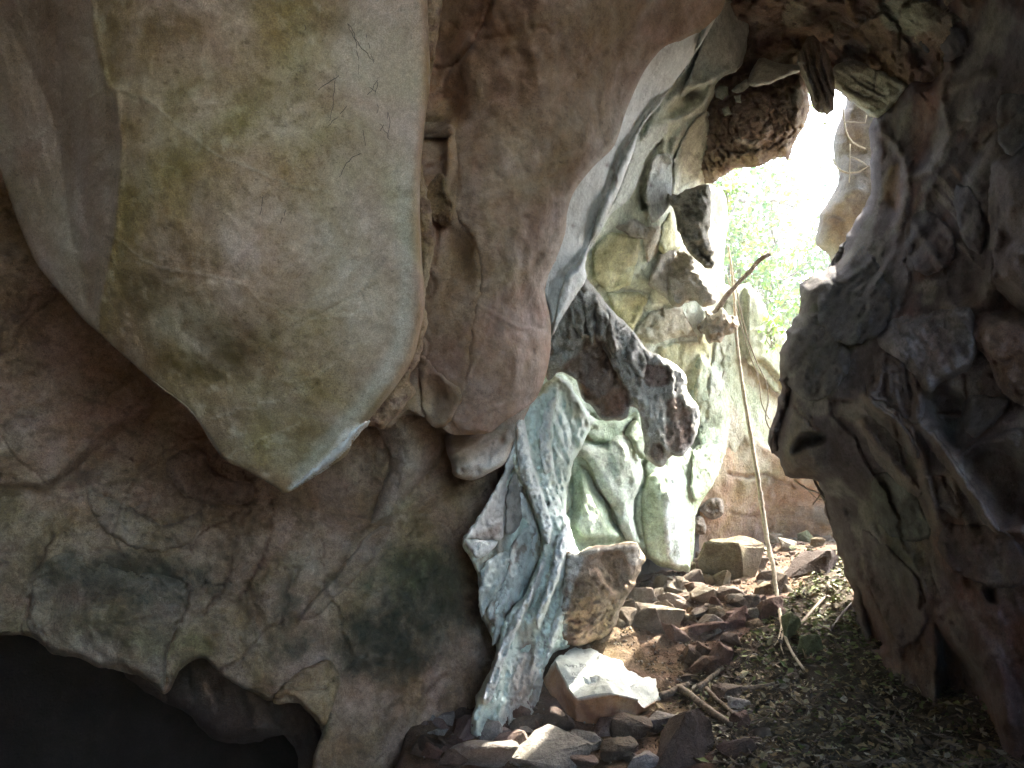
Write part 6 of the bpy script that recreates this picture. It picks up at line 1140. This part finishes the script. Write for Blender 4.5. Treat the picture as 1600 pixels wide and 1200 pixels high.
for k, (px, d, h, r, lab) in enumerate(((1150,15.0,6.6,1.6,'leafy tree seen at the left side of the opening'),(1215,17.0,6.8,1.7,'leafy tree seen in the middle of the opening'),(1275,19.0,6.5,1.6,'leafy tree seen at the right side of the opening behind the pillar'),(1190,22.0,9.5,2.2,'taller pale tree farther behind the others'))):
    w = unp(px, 400, d); tree(w[0], w[1], h, r, lab, 60 + k, 4600, tone=(.075,.125,.028))
# small leafy sprigs growing at the mouth
def sprig(px, py, d, n, spread, label, seed):
    rs = np.random.RandomState(seed); c = unp(px, py, d); parts = []; pts = []
    for k in range(5):
        p = [c + np.array([rs.normal() * .1 * t, rs.normal() * .1 * t, -spread * .5 + spread * t * .9]) + rs.normal(size=3) * .03 for t in np.linspace(0, 1, 6)]
        parts.append(tube(p, np.linspace(.006, .002, 6), 4)); pts += p
    V, F = join(parts); o = mk('leafy_sprig', V, F, M_VINE, None); tag(o, label, 'plant', 'leafy sprigs at the mouth')
    i = rs.randint(len(pts), size=n); P = np.array(pts)[i] + rs.normal(size=(n, 3)) * spread * .22; s = rs.uniform(.025, .05, (n, 1)); t = rs.normal(size=(n, 3)); t /= np.linalg.norm(t, axis=1)[:, None]; u = np.cross(t, rs.normal(size=(n, 3))); u /= np.linalg.norm(u, axis=1)[:, None]
    V = np.stack([P - t * s, P + u * s * .5, P + t * s, P - u * s * .5], 1).reshape(-1, 3); c_ = np.array([.11,.19,.04]) * rs.uniform(.6, 1.4, (n, 1))
    mk('leaves', V, np.arange(n * 4).reshape(-1, 4), M_LEAF, o, np.repeat(c_, 4, 0), smooth=False)
sprig(1208, 515, 8.9, 90, .38, 'small green sprig hanging beside the dark wall low in the opening', 3)
sprig(1132, 300, 9.0, 70, .3, 'small green sprig at the upper left corner of the opening', 4)
# ================================================================== haze volume added for the glow around the mouth
def haze():
    x0, x1, y0, y1, z0, z1 = -82, 82, -42, 142, -8.0, 20.0
    V = np.array([(x, y, z) for x in (x0, x1) for y in (y0, y1) for z in (z0, z1)], float)
    F = [(0, 1, 3, 2), (4, 6, 7, 5), (0, 4, 5, 1), (2, 3, 7, 6), (0, 2, 6, 4), (1, 5, 7, 3)]
    m = bpy.data.materials.new('glow_haze'); m.use_nodes = True; t = m.node_tree; t.nodes.clear()
    v = t.nodes.new('ShaderNodeVolumePrincipled'); v.inputs['Density'].default_value = 0.0042; v.inputs['Color'].default_value = (.93, .97, .93, 1); v.inputs['Anisotropy'].default_value = 0.35
    o = t.nodes.new('ShaderNodeOutputMaterial'); t.links.new(v.outputs[0], o.inputs['Volume'])
    tag(mk('haze', V, F, m, smooth=False), 'thin pale haze added to the cave air for the mouth glow', 'haze', kind='stuff')
haze()
